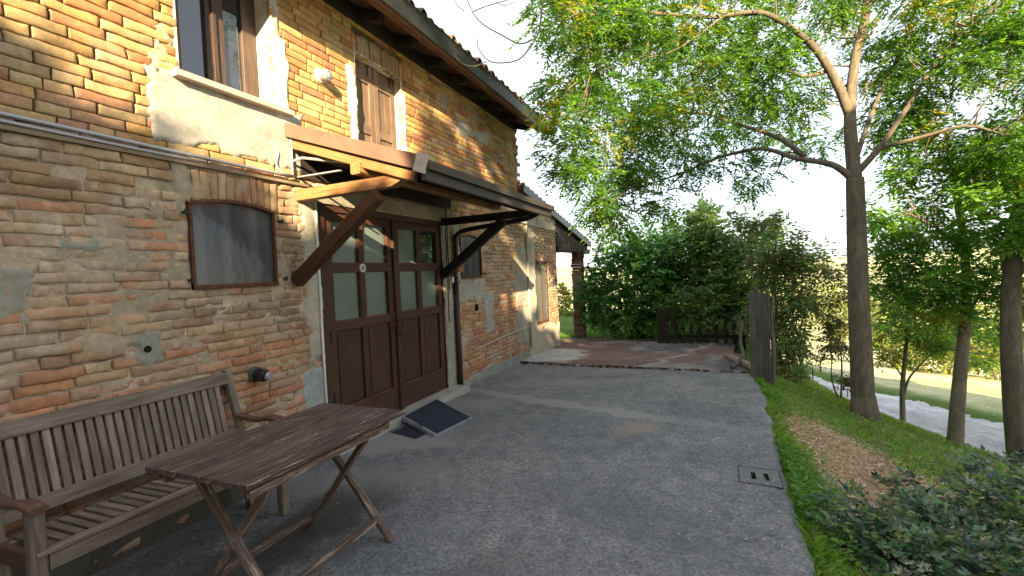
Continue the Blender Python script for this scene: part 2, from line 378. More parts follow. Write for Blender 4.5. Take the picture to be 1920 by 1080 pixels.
# ------------------------------------------------------------------ terrain
def zg(y): return -.035 * np.clip(np.asarray(y, float) - 5.3, 0, 8)
def xe(y): return .43 + .027 * (np.clip(np.asarray(y, float), -4, 12) - 2.6)
_ty = [-60, -5, 0, 5, 8, 9.8, 11, 12.8, 16.4, 20, 26, 40, 80, 300]
_tx = [40, 12.4, 9.4, 6.6, 5.0, 4.1, 3.6, 3.2, 2.45, 1.6, .6, -2, -9, -40]
_tw = [2.6, 2.6, 2.6, 2.5, 2.4, 2.3, 2.1, 1.6, 1.1, 1, 1, 1, 1, 1]
def toe(y): return np.interp(y, _ty, _tx)
def roadw(y): return np.interp(y, _ty, _tw)
def zroad(y): return np.interp(y, [-60, 0, 8, 10, 14, 20, 40, 100, 300], [-1.6, -1.6, -1.7, -1.8, -2.05, -2.6, -5, -12, -26])
def terr(x, y):
    x = np.asarray(x, float); y = np.asarray(y, float)
    e = xe(y); t = toe(y); zr = zroad(y)
    top = zg(y) - .12 * sst(0, .05, e - x) * (y < 11.2) - .03
    top = top - np.clip(y - 17, 0, 400) * .13 * sst(17, 30, y)
    top = np.maximum(top, zr + .0 * x) if False else top
    f = np.clip((x - e) / np.maximum(t - e, 1.0), 0, 1)
    z = top + (zr - top) * np.clip((f + .01) ** .70 - .0398 * (1 - f), 0, 1)
    r = x - (t + roadw(y))
    z = z + np.where(r > 0, .10 * sst(0, .5, r) - .085 * np.clip(r - .8, 0, 60), 0)
    d = np.hypot(x, y)
    far = -9 + 3 * fbm(x * .01 + 9, y * .01, 3) + sst(180, 700, d) * 17 * fbm(x * .003, y * .003 + 4, 8)
    z = z * (1 - sst(30, 90, d)) + far * sst(30, 90, d)
    bumpy = (fbm(x * 1.5, y * 1.5, 5) - .5) * .16 * sst(.15, .8, x - e) * (1 - sst(-.15, .15, -np.abs(x - t - roadw(y) / 2) + roadw(y) / 2))
    return z + bumpy * (d < 60)

STRAW = []
def straw_mask(x, y):
    d = ((x - STRAW_C[0]) / STRAW_R[0]) ** 2; u = (y - STRAW_C[1] + (x - STRAW_C[0]) * .9) / STRAW_R[1]
    return 1 - sst(.55, 1.25, np.sqrt(d + u ** 2) + (fbm(x * 2.3, y * 2.3, 31) - .5) * .9)
STRAW_C = (1.36, 4.65); STRAW_R = (.95, 1.15)

def axis_coords(lo, hi, a, b, fine, g=1.13):
    c = list(np.arange(a, b + fine / 2, fine)); s = fine; v = c[-1]
    while v < hi: s *= g; v += s; c.append(v)
    s = fine; v = c[0]; pre = []
    while v > lo: s *= g; v -= s; pre.append(v)
    return np.array(pre[::-1] + c)
gx = axis_coords(-900, 1200, -1.0, 8.0, .09); gy = axis_coords(-500, 1600, 1.0, 20.0, .11)
X, Y = np.meshgrid(gx, gy); Z = terr(X, Y)
nx, ny = len(gx), len(gy); I = np.arange(nx * ny).reshape(ny, nx)
q = np.stack([I[:-1, :-1], I[:-1, 1:], I[1:, 1:], I[1:, :-1]], -1).reshape(-1, 4)
g1 = np.array([.07, .15, .03]); g2 = np.array([.13, .18, .05]); dry = np.array([.42, .30, .19]); fld = np.array([.56, .52, .40]); fld2 = np.array([.42, .43, .26])
n_ = fbm(X * .8, Y * .8, 2)[..., None]
tc = g1 * (1 - n_) + g2 * n_
sm = straw_mask(X, Y)[..., None]; tc = tc * (1 - sm) + dry * sm
beyond = sst(.2, 1.2, X - toe(Y) - roadw(Y))[..., None]; fm = sst(.35, .65, fbm(X * .12, Y * .12, 77))[..., None]
tc = tc * (1 - beyond) + (fld * fm + fld2 * (1 - fm)) * beyond
lawn = (sst(11, 11.6, Y) * (X < 1))[..., None]; tc = tc * (1 - lawn) + np.array([.085, .15, .035]) * lawn
fard = sst(22, 45, np.hypot(X, Y))[..., None]; tc = tc * (1 - fard) + (fld * fm + fld2 * (1 - fm)) * fard
gr = mk('ground', np.stack([X, Y, Z], -1).reshape(-1, 3), q, M_TERR, uniform=True, vtint=tc.reshape(-1, 3), smooth=True)
tag(gr, kind='structure')
# gravel track as a sheet following the ground
ry = np.concatenate([np.arange(-6, 26, .16), np.arange(26, 120, 1.5)]); ru = np.linspace(-.12, 1.12, 15)
RY, RU = np.meshgrid(ry, ru, indexing='ij'); RX = toe(RY) + roadw(RY) * RU + (fbm(RY * 1.2, RU * 0 + 3, 9) - .5) * .25
RZ = zroad(RY) * 1.0 + .0; RZ = np.maximum(terr(RX, RY), -99) + .012 + .03 * (1 - (2 * RU - 1) ** 2) + (fbm(RX * 6, RY * 6, 4) - .5) * .03
I = np.arange(RY.size).reshape(RY.shape); q = np.stack([I[:-1, :-1], I[:-1, 1:], I[1:, 1:], I[1:, :-1]], -1).reshape(-1, 4)
nn_ = fbm(RX * 2, RY * 1.2, 12)[..., None]
rt = np.array([.56, .55, .56]) * (.7 + .55 * nn_) * (1 - .25 * np.exp(-((np.abs(RU - .5) - .24) / .07) ** 2))[..., None]
tag(mk('gravel_track', np.stack([RX, RY, RZ], -1).reshape(-1, 3), q, M_GRAV, uniform=True, vtint=rt.reshape(-1, 3), smooth=True), kind='structure')

# yard slab: sheet with thickness, ragged right edge
ys = np.concatenate([np.arange(-4, 7.32, .06), [7.34]]); us = np.linspace(0, 1, 70)
YY, UU = np.meshgrid(ys, us, indexing='ij')
edge = xe(YY) + (fbm(YY * 2.6, YY * 0, 21) - .5) * .10 + (fbm(YY * 14, YY * 0, 22) - .5) * .035
end = 7.34 + (fbm(UU * 9, UU * 0 + 2, 23) - .5) * .12
XX = (W - .25) * (1 - UU) + edge * UU
YY2 = np.where(YY > 7.3, end, YY)
ZZ = zg(YY2) + (fbm(XX * 1.1, YY2 * 1.1, 24) - .5) * .02 + (fbm(XX * 7, YY2 * 7, 25) - .5) * .005 - .02 * sst(.985, 1, UU)
V = np.stack([XX, YY2, ZZ], -1).reshape(-1, 3); I = np.arange(YY.size).reshape(YY.shape)
q = np.stack([I[:-1, :-1], I[:-1, 1:], I[1:, 1:], I[1:, :-1]], -1).reshape(-1, 4).tolist(); V = V.tolist()
ring = list(I[:, -1]); b0 = len(V); V += [[V[i][0] + .01, V[i][1], V[i][2] - .14] for i in ring]
q += [[ring[k], b0 + k, b0 + k + 1, ring[k + 1]] for k in range(len(ring) - 1)]
ring = list(I[-1, :]); b0 = len(V); V += [[V[i][0], V[i][1], V[i][2] - .14] for i in ring]
q += [[ring[k + 1], b0 + k + 1, b0 + k, ring[k]] for k in range(len(ring) - 1)]
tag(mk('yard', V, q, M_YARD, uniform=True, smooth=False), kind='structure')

# old brick-and-concrete terrace beyond the yard
tx = np.arange(W - .2, .75, .05); ty = np.arange(7.42, 11.45, .05)
TX, TY = np.meshgrid(tx, ty)
lim = .42 + (fbm(TY * 2, TY * 0, 41) - .5) * .2; TXc = np.minimum(TX, lim)
near = 7.42 + (fbm(TX * 2.2, TX * 0, 43) - .5) * .22 + (fbm(TX * 9, TX * 0, 44) - .5) * .05
TYc = np.where(TY < 7.43, near, np.maximum(TY, near + .01 * (TY - 7.4)))
TZ = zg(TYc) + .02 + (fbm(TXc * 1.6, TYc * 1.6, 42) - .5) * .05 + (fbm(TXc * 9, TYc * 9, 45) - .5) * .012
m1 = sst(.42, .58, fbm(TXc * 1.0 + 3, TYc * 1.0, 46))[..., None]; m2 = sst(.56, .64, fbm(TXc * 2.2, TYc * 2.2, 47))[..., None]
brk = np.array([.155, .095, .08]) * (.7 + .7 * fbm(TXc * 8, TYc * 16, 48)[..., None]); cem = np.array([.12, .115, .118]) * (.7 + .6 * fbm(TXc * 6, TYc * 6, 49)[..., None])
tc = brk * m1 + cem * (1 - m1); tc = tc * (1 - m2 * .6) + np.array([.27, .255, .24]) * m2 * .6
redz = (sst(.25, .05, np.abs(TYc - 8.5) - .35) * sst(.1, -.2, TXc + .1) * sst(-2.55, -2.3, TXc))[..., None]
tc = tc * (1 - redz * .8) + brk * 1.25 * redz * .8
cen = sst(.10, .02, np.abs(TXc + 1.0 - (TYc - 7.4) * .35 + (fbm(TYc * 3, TYc, 50) - .5) * .5))[..., None]; tc = tc * (1 - cen * .8) + np.array([.33, .32, .30]) * cen * .8
corner = sst(.9, .6, np.hypot((TXc + 2.75) * 1.3, (TYc - 8.25) * .8) + (fbm(TXc * 4, TYc * 4, 51) - .5) * .4)[..., None]; tc = tc * (1 - corner) + np.array([.42, .41, .40]) * corner
I = np.arange(TX.size).reshape(TX.shape); q = np.stack([I[:-1, :-1], I[:-1, 1:], I[1:, 1:], I[1:, :-1]], -1).reshape(-1, 4).tolist()
V = np.stack([TXc, TYc, TZ], -1).reshape(-1, 3).tolist(); vt = tc.reshape(-1, 3).tolist()
ring = list(I[0, :]); b0 = len(V); V += [[V[i][0], V[i][1] + .01, V[i][2] - .1] for i in ring]; vt += [[.05, .04, .035]] * len(ring)
q += [[ring[k], ring[k + 1], b0 + k + 1, b0 + k] for k in range(len(ring) - 1)]
tag(mk('terrace', V, q, M_TERRA, uniform=True, vtint=np.array(vt)), kind='structure')
# rough kerb / broken end strip lying along the joint: loose chips
mb = MB()
for k in range(95):
    x = random.uniform(-2.9, .4); y = 7.38 + random.gauss(0, .05); s = random.uniform(.012, .045)
    z = float(zg(y)) + .005; g = random.choice([(.22, .21, .2), (.3, .29, .27), (.12, .1, .09), (.2, .1, .07)])
    pts = [(x + math.cos(a) * s * random.uniform(.6, 1.3), y + math.sin(a) * s * random.uniform(.5, 1)) for a in np.linspace(0, 5.2, 6)]
    mb.prism(pts, 2, z - .02, z + s * .35, g)
tag(mb.build('broken_concrete', M_STONE), 'scattered chips of broken concrete along the joint of yard and brick terrace', 'rubble', kind='stuff')

# ------------------------------------------------------------------ HOUSE
H = Thing('brick_farmhouse', (W, 3, 0), 'old two-storey brick farmhouse with brown wooden door and patched plaster, filling the left side', 'house')
YC = 7.74; YE = 9.80            # end of the tall part, end of the low part
# openings: y0, y1, z0, z1
OPEN = dict(win1=(1.975, 2.62, 1.475, 2.07), door=(3.06, 5.06, -.3, 2.16), upwin=(1.985, 2.70, 2.85, 3.80), shut=(3.635, 4.35, 2.66, 3.66),
            win2=(5.50, 6.12, 1.44, 2.03), win3=(8.40, 9.18, .46, 1.69))
ARCH = dict(win1=.04, shut=.05, win2=.04)
def top_at(y):                                    # upper limit of the wall
    return np.where(y < YC, 4.12, 2.93 - (y - YC) * .17)
# ---- plaster map: (y0,y1,z0,z1,level,colour,rag)
G1 = (.40, .385, .35); G2 = (.37, .355, .32); WH = (.62, .59, .53); CE = (.27, .262, .24); BG = (.42, .35, .27)
PL = [(1.78, 2.93, 2.38, 2.84, .011, G2, .09), (1.80, 1.99, 2.8, 3.12, .003, (.42, .35, .25), .14), (2.69, 2.84, 2.76, 3.42, .014, WH, .035),
      (2.69, 2.80, 3.3, 3.85, .010, G1, .05),
      (3.50, 3.645, 2.66, 3.52, .012, WH, .04), (4.345, 4.44, 2.66, 3.52, .012, WH, .03), (2.88, 3.07, .82, 2.20, .012, (.42, .39, .33), .05),
      (2.80, 3.05, -.1, .80, .014, (.33, .36, .36), .05), (5.05, 5.26, -.1, 2.25, .016, (.33, .33, .28), .03), (5.26, 6.2, 1.12, 1.42, .010, G1, .08),
      (5.26, 5.52, 1.4, 2.2, .010, G2, .08), (6.18, 6.52, .6, 1.18, .011, (.36, .35, .33), .08), (7.35, 8.28, .25, 1.95, .008, (.37, .34, .30), .16), (5.2, 8.0, -.4, .10, .012, CE, .07),
      (7.95, 9.85, -.4, .40, .014, (.47, .41, .32), .10), (7.74, 9.8, 2.30, 2.9, .012, (.42, .37, .29), .06), (8.0, 8.4, .3, 2.3, .011, (.43, .38, .31), .08),
      (5.6, 6.6, 3.40, 3.62, .010, G1, .12), (1.62, 1.80, 1.03, 1.26, .010, (.27, .26, .22), .09), (.9, 1.2, 1.35, 1.6, .006, (.36, .33, .28), .12),
      (1.88, 2.0, 1.9, 2.3, .008, BG, .06), (2.62, 2.78, 1.45, 1.7, .006, BG, .08), (1.3, 1.5, 1.68, 1.8, .006, (.3, .31, .26), .08), (6.6, 7.3, 2.5, 2.7, .006, G1, .12),
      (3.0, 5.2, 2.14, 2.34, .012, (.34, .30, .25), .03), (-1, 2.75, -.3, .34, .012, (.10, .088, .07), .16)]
def plaster(Yv, Zv):
    lev = np.full(Yv.shape, -1.0); colr = np.zeros(Yv.shape + (3,))
    rg = (fbm(Yv * 5, Zv * 5, 61) - .5) * 2 + (fbm(Yv * 22, Zv * 22, 62) - .5) * .9
    for (a, b, c, d, l, co, rag) in PL:
        sd = np.maximum(np.maximum(a - Yv, Yv - b), np.maximum(c - Zv, Zv - d)) + rg * rag
        k = 1 - sst(-.03, .012, sd); L = l * k - (1 - k) * .03
        up_ = L > lev; lev = np.where(up_, L, lev); colr[up_] = co
    return lev, colr
def upper(Yv, Zv): return sst(2.30, 2.36, Zv + (fbm(Yv * 2, Zv * 2, 63) - .5) * .03) * (1 - sst(7.7, 7.8, Yv))
# ---- mortar / plaster sheet
def lines(lo, hi, st, ex):
    c = np.arange(lo, hi, st); c = np.array([v for v in c if all(abs(v - e) > st * .45 for e in ex)] + [e for e in ex if lo <= e <= hi] + [hi]); return np.unique(np.round(c, 4))
exy = [v for o in OPEN.values() for v in o[:2]] + [YC]; exz = [v for o in OPEN.values() for v in o[2:]]
cy_ = np.concatenate([lines(-1.5, .6, .06, []), lines(.6, 5.6, .0165, exy), lines(5.6, YE, .026, exy)]); cy_ = np.unique(cy_); cz_ = lines(-.5, 4.12, .0165, exz)
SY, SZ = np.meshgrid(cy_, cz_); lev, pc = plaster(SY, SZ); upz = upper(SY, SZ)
mort = -.0085 + (fbm(SY * 7, SZ * 9, 64) - .5) * .028 + (fbm(SY * 40, SZ * 40, 65) - .5) * .008 - upz * .012
smear = sst(.60, .72, fbm(SY * 2.1 + 7, SZ * 2.8, 66)) * (1 - upz); mort += smear * .006
XS = np.maximum(mort, lev + (fbm(SY * 12, SZ * 12, 67) - .5) * .006)
mc = (np.array([.41, .33, .245]) * (1 - upz[..., None]) + np.array([.20, .155, .105]) * upz[..., None]) * (.75 + .5 * fbm(SY * 3, SZ * 3, 68)[..., None])
joint = sst(.0, -.006, mort - .0)[..., None]
mc = mc * (1 - .55 * sst(-.010, -.018, mort)[..., None])
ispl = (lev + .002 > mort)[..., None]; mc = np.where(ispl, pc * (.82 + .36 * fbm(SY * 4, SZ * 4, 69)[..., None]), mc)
moss = sst(.60, .70, fbm(SY * 1.6, SZ * 1.6 + 5, 70))[..., None] * (1 - upz[..., None]); mc = mc * (1 - .35 * moss) + np.array([.17, .19, .13]) * .35 * moss
XS = W + XS
fy = (SY[:-1, :-1] + SY[1:, 1:]) / 2; fz = (SZ[:-1, :-1] + SZ[1:, 1:]) / 2
hole = fz > top_at(fy)
for o in OPEN.values(): hole |= (fy > o[0]) & (fy < o[1]) & (fz > o[2]) & (fz < o[3])
I = np.arange(SY.size).reshape(SY.shape); q = np.stack([I[:-1, :-1], I[:-1, 1:], I[1:, 1:], I[1:, :-1]], -1)[~hole]
Vm = np.stack([XS, SY, SZ], -1).reshape(-1, 3)
# ---- bricks
BR = []   # y0,y1,z0,z1,depth,colour
def bcol(up_, y, z):
    r = random.random()
    if up_:
        c = random.choice([(.43, .24, .095), (.47, .285, .115), (.39, .185, .085), (.44, .32, .16), (.49, .34, .155), (.37, .165, .085), (.45, .275, .11), (.47, .31, .13)])
        if y > 5.2 and random.random() < .4: c = random.choice([(.38, .31, .22), (.38, .24, .16), (.33, .21, .15)])
    else:
        c = random.choice([(.40, .22, .14), (.43, .27, .17), (.44, .31, .20), (.36, .215, .14), (.46, .34, .22), (.42, .185, .10), (.40, .31, .21), (.34, .235, .155), (.45, .36, .25), (.44, .28, .175), (.43, .22, .13), (.30, .17, .11)])
        if z < 1.0 and r < .38: c = random.choice([(.36, .13, .065), (.40, .17, .08), (.42, .26, .13), (.40, .15, .07)])
        if y > 5.3 and z < 1.0 and r < .8: c = random.choice([(.36, .135, .07), (.42, .19, .09), (.33, .12, .07), (.37, .20, .12)])
        if z > 1.9 and r < .7: c = random.choice([(.33, .235, .15), (.30, .20, .125), (.36, .27, .18)])
    k = random.uniform(.86, 1.14); return tuple(v * k for v in c)
ch = .0605; k = 0; z = -.45
while z < 4.1:
    row_up = z > 2.30
    h = ch * 1.0 * random.uniform(.94, 1.06) if not row_up else ch
    y = -1.5 - random.random() * .1 + (k % 2) * .13
    while y < YE:
        L = (.25 if random.random() < .74 else .122) * random.uniform(.9, 1.1)
        a, b_ = y, y + L; y += L + random.uniform(.007, .014)
        segs = [(a, min(b_, YE))]
        for kk, o in OPEN.items():
            z1o = o[3] + (.2 if kk in ARCH else .0)
            if kk in ('door', 'win3'): z1o = o[3] + .03
            yo0, yo1 = o[0], o[1]
            if z + h > o[2] + .01 and z < z1o - .01:
                if kk in ARCH and z > o[3] - .06: yo0 -= .03; yo1 += .06
                ns = []
                for s0, s1 in segs:
                    if s1 <= yo0 or s0 >= yo1: ns.append((s0, s1))
                    else:
                        if s0 < yo0: ns.append((s0, yo0))
                        if s1 > yo1: ns.append((yo1, s1))
                segs = ns
        for s0, s1 in segs:
            if s1 - s0 < .035: continue
            ym = (s0 + s1) / 2
            if z + h > top_at(np.array(ym)): continue
            u_ = bool(row_up and ym < YC)
            if not u_ and random.random() < .012: continue
            jz = 0 if u_ else random.uniform(-.005, .005)
            g = .0055 if u_ else random.uniform(.004, .010)
            BR.append((s0, s1, z + jz + g / 2, z + h + jz - g / 2, random.gauss(0, .0035 if not u_ else .0022), bcol(u_, ym, z), (.55 if (ym < 1.95 and z < 3.2) else .15 * random.random()) if u_ else 1))
    z += h; k += 1
def soldier(o, rise, hh, col, n):
    y0, y1, zt = o[0] - .02, o[1] + .05, o[3]
    for i in range(n):
        a = y0 + (y1 - y0) * i / n + .004; b_ = y0 + (y1 - y0) * (i + 1) / n - .004; m_ = (a + b_) / 2
        u = (m_ - o[0]) / (o[1] - o[0]) * 2 - 1; zb = zt - rise * min(1, u * u) + .004
        c = random.choice(col); kk = random.uniform(.85, 1.15)
        BR.append((a, b_, zb, zt + hh + random.uniform(-.01, .01), random.gauss(.002, .003), tuple(v * kk for v in c), 1))
bge = [(.40, .27, .16), (.36, .22, .125), (.42, .31, .2), (.33, .2, .12)]
soldier(OPEN['win1'], .045, .19, bge, 12); soldier(OPEN['shut'], .06, .19, [(.40, .25, .14), (.36, .2, .11)], 13); soldier(OPEN['win2'], .045, .15, [(.34, .22, .14), (.36, .2, .12)], 10)
soldier((OPEN['win3'][0], OPEN['win3'][1], 0, 1.74), .0, .09, [(.36, .12, .075), (.33, .10, .065)], 12)
B = np.array([b[:5] for b in BR]); BC = np.array([b[5] for b in BR]); BK = np.array([b[6] for b in BR], float)
lowb = (BK > .9)[:, None]; BC = np.where(lowb, BC * .66 + np.array([.42, .265, .155]) * .34, BC)
uu = np.array([0, .035, .2, .42, .62, .82, .965, 1]); vv = np.array([0, .13, .5, .87, 1])
UU, VV = np.meshgrid(uu, vv); nb = len(B)
w_ = (B[:, 1] - B[:, 0])[:, None, None]; h_ = (B[:, 3] - B[:, 2])[:, None, None]
yy = B[:, 0][:, None, None] + UU[None] * w_; zz = B[:, 2][:, None, None] + VV[None] * h_
ed = np.minimum(np.minimum(UU, 1 - UU)[None] * w_, np.minimum(VV, 1 - VV)[None] * h_)
rr = BK[:, None, None]
ch_ = fbm(yy * 11 + B[:, 0][:, None, None] * 31, zz * 17 + B[:, 2][:, None, None] * 29, 71)
xx = B[:, 4][:, None, None] + .0035 + (fbm(yy * 16, zz * 16, 72) - .5) * (.009 + .014 * rr) + (fbm(yy * 60, zz * 60, 73) - .5) * .003
xx = xx - (.0022 + .0045 * rr) * (1 - sst(0, .006 + .005 * rr, ed)) * (.5 + ch_) - rr * .012 * sst(.58, .8, ch_)
jj = (.0035 + .006 * rr) * (ed < .001)
yy = yy + jj * (fbm(zz * 23, yy * 9, 74) - .5) * 2; zz = zz + jj * (fbm(yy * 17, zz * 9, 75) - .5) * 2
V1 = np.stack([W + xx, yy, zz], -1).reshape(nb, -1, 3)
per = [(0, i) for i in range(8)] + [(j, 7) for j in range(1, 5)] + [(4, i) for i in range(6, -1, -1)] + [(j, 0) for j in range(3, 0, -1)]
pi = np.array([j * 8 + i for j, i in per]); V2 = V1[:, pi].copy(); V2[:, :, 0] = W - .035
VB = np.concatenate([V1, V2], 1); nv = VB.shape[1]
fr = [[j * 8 + i, j * 8 + i + 1, j * 8 + 8 + i + 1, j * 8 + 8 + i] for j in range(4) for i in range(7)]
npv = len(pi); fr += [[pi[k], 40 + k, 40 + (k + 1) % npv, pi[(k + 1) % npv]] for k in range(npv)]
fr = np.array(fr); FB = (fr[None] + (np.arange(nb) * nv)[:, None, None]).reshape(-1, 4)
# lime smears and soot on the lower bricks are carried as colour with a shape of its own
vy, vz = VB[..., 1], VB[..., 2]
sme = sst(.52, .72, fbm(vy * 5, vz * 5, 81)) * BK[:, None] * .6
tb = BC[:, None, :] * (.8 + .4 * fbm(vy * 14, vz * 14, 82)[..., None]); tb = tb * (1 - sme[..., None]) + np.array([.43, .37, .29]) * sme[..., None]
sm2 = sst(.60, .72, fbm(vy * 2.2 + 9, vz * 2.2, 83))[..., None] * BK[:, None, None]; tb = tb * (1 - .45 * sm2) + np.array([.16, .13, .105]) * .45 * sm2
band = (sst(.10, .03, np.abs(vz - 1.30 - .02 * np.sin(vy * 3))) * sst(1.6, 2.1, vy) * (vy < 2.95))[..., None] * BK[:, None, None]; tb = tb * (1 - .45 * band) + np.array([.16, .13, .09]) * .45 * band
VW = np.concatenate([Vm, VB.reshape(-1, 3)]); FW = np.concatenate([q, FB + len(Vm)])
tw = np.concatenate([mc.reshape(-1, 3), tb.reshape(-1, 3)]); mi = np.concatenate([np.zeros(len(q), int), np.ones(len(FB), int)])
H.adopt(mk('wall', VW, FW, [M_MORTAR, M_BRICK], uniform=True, vtint=tw, midx=mi))
# rest of the body (rear and gable walls) and reveals
mb = MB()
T_ = (.34, .25, .17)
mb.box((W - 6.2, -1.5, -.5), (W - 6, YC, 4.1), T_); mb.box((W - 6, YC - .25, -.5), (W - .04, YC - .03, 4.1), T_)
mb.box((W - 3.2, YC, -.5), (W - 3, YE, 2.3), T_); mb.box((W - 3, YE - .22, -.5), (W - .04, YE - .01, 2.35), T_)
mb.prism([(W - 6.2, 4.1), (W - .04, 4.1), (W - 3.1, 5.0)], 1, YC - .24, YC - .04, T_)
H.part(mb, 'rear_wall', M_MORTAR)
def reveal(o, d, tint, dz=0):
    mb = MB(); y0, y1, z0, z1 = o; t = .012
    mb.box((W - d, y0 - t, z0), (W + .002, y0, z1), tint, ch=.01); mb.box((W - d, y1, z0), (W + .004, y1 + t, z1), tint, ch=.01)
    mb.box((W - d, y0, z1), (W - .002, y1, z1 + t), tint, ch=.01); mb.box((W - d, y0, z0 - t), (W - .002, y1, z0), tint, ch=.01)
    return mb

# ---- barred-free low window with screen (left)
def screen_window(o, rise, name='window'):
    y0, y1, z0, z1 = o; mb = MB(); n = 12; fw = .022
    arc = [(y0 + (y1 - y0) * i / n, z1 - rise * (2 * i / n - 1) ** 2) for i in range(n + 1)]
    for i in range(n): mb.beam((W + .004, *arc[i]), (W + .004, *arc[i + 1]), .03, fw, (0, 0, 1), (1, 1, 1))
    mb.beam((W + .004, y0 + fw / 2, z0), (W + .004, y0 + fw / 2, z1 - rise), .03, fw, (0, 1, 0), (1, 1, 1)); mb.beam((W + .004, y1 - fw / 2, z0), (W + .004, y1 - fw / 2, z1 - rise), .03, fw, (0, 1, 0), (1, 1, 1))
    mb.beam((W + .007, y0, z0 + fw * .6), (W + .007, y1, z0 + fw * .6), .03, fw * 1.3, (0, 0, 1), (1.3, 1.0, .9))
    f = H.part(mb, name, M_RUST)
    mb = MB(); poly = [(y0 + .01, z0 + .01), (y1 - .01, z0 + .01)] + [(a, b - .008) for a, b in arc[::-1]]
    mb.prism(poly, 0, W - .02, W - .006)
    H.part(mb, 'insect_screen', M_SCREEN, parent=None)
    for yy_, zz_ in ((y0 - .03, z1 - rise - .06), (y0 - .02, z0 + .06), (y1 + .05, z1 - rise - .06), (y1 + .06, z0 + .05)):
        mb = MB()
        mb.tube([(W - .01, yy_, zz_), (W + .035, yy_, zz_)], .008); mb.tube([(W + .035, yy_, zz_ - .02), (W + .035, yy_, zz_ + .02)], .007)
        mb.box((W + .02, yy_ - .015, zz_ - .006), (W + .03, yy_ + .02, zz_ + .006))
        H.part(mb, 'hinge_pin', M_BLACK)
    return f
screen_window(OPEN['win1'], .045); screen_window(OPEN['win2'], .045)
# faint marks behind the screen
# ---- upper casement window
o = OPEN['upwin']; rv = reveal(o, .2, (.70, .67, .60)); H.part(rv, 'window_reveal', M_MORTAR)
mb = MB(); xw = W - .18
for a, b_, zz0, zz1 in ((1.985, 2.11, o[2], o[3]), (2.29, 2.345, o[2], o[3]), (2.349, 2.43, o[2], o[3]), (2.575, 2.70, o[2], o[3])): mb.box((xw - .03, a, zz0), (xw + .02, b_, zz1))
for a, b_ in ((2.11, 2.29), (2.43, 2.575)): mb.box((xw - .028, a, o[2]), (xw + .015, b_, o[2] + .07), axis=1); mb.box((xw - .028, a, o[3] - .07), (xw + .015, b_, o[3]), axis=1)
mb.box((xw + .02, 2.333, o[2] + .02), (xw + .035, 2.362, o[3]))
M_WINW = mat_wood('window_wood', [(.04, .026, .021), (.07, .046, .037), (.11, .074, .06)], sc=4, rough=.5)
up_f = H.part(mb, 'window', M_WINW)
for a, b_ in ((2.11, 2.29), (2.43, 2.575)):
    mb = MB(); mb.box((xw - .012, a, o[2] + .07), (xw - .004, b_, o[3] - .07)); H.part(mb, 'pane', M_GLASS, parent=up_f)
mb = MB(); mb.box((xw - .5, 1.9, 2.8), (xw - .45, 2.8, 3.85)); H.part(mb, 'room_back', M_DARK)
mb = MB(); mb.box((W - .17, 1.93, 2.805), (W + .065, 2.815, 2.848), (.50, .42, .34), axis=1, ch=.12); H.part(mb, 'window_sill', M_STONE)
# ---- closed shutter
o = OPEN['shut']; H.part(reveal(o, .12, (.66, .62, .55)), 'window_reveal', M_MORTAR)
mb = MB(); xs = W - .10; n = 12
for a, b_ in ((3.64, 3.99), (3.996, 4.345)):
    m_ = 4; st = (b_ - a) / m_
    for i in range(m_): mb.box((xs - .02, a + st * i + .002, o[2]), (xs + .008 * random.uniform(.6, 1), a + st * (i + 1) - .002, o[3]))
    mb.box((xs, a + .002, o[2]), (xs + .022, a + .07, o[3])); mb.box((xs, b_ - .07, o[2]), (xs + .022, b_ - .002, o[3]))
    mb.box((xs + .001, a + .07, o[3] - .2), (xs + .02, b_ - .07, o[3] - .12), axis=1); mb.box((xs + .001, a + .07, 2.95), (xs + .02, b_ - .07, 3.03), axis=1)
sh = H.part(mb, 'shutter', M_SHUT)
# ---- small far window
o = OPEN['win3']; H.part(reveal(o, .05, (.20, .16, .12)), 'window_reveal', M_MORTAR); mb = MB(); xw = W - .03
for a, b_ in ((o[0], o[0] + .05), (8.755, 8.80), (o[1] - .05, o[1])): mb.box((xw - .03, a, o[2]), (xw + .02, b_, o[3]))
for c_ in ((o[2], o[2] + .05), (o[3] - .05, o[3])): mb.box((xw - .029, o[0] + .05, c_[0]), (xw + .018, o[1] - .05, c_[1]), axis=1)
wf = H.part(mb, 'window', M_RUST)
for a, b_ in ((8.45, 8.755), (8.80, 9.13)):
    mb = MB(); mb.box((xw - .015, a, o[2] + .05), (xw - .005, b_, o[3] - .05)); H.part(mb, 'pane', M_FROST, parent=wf)

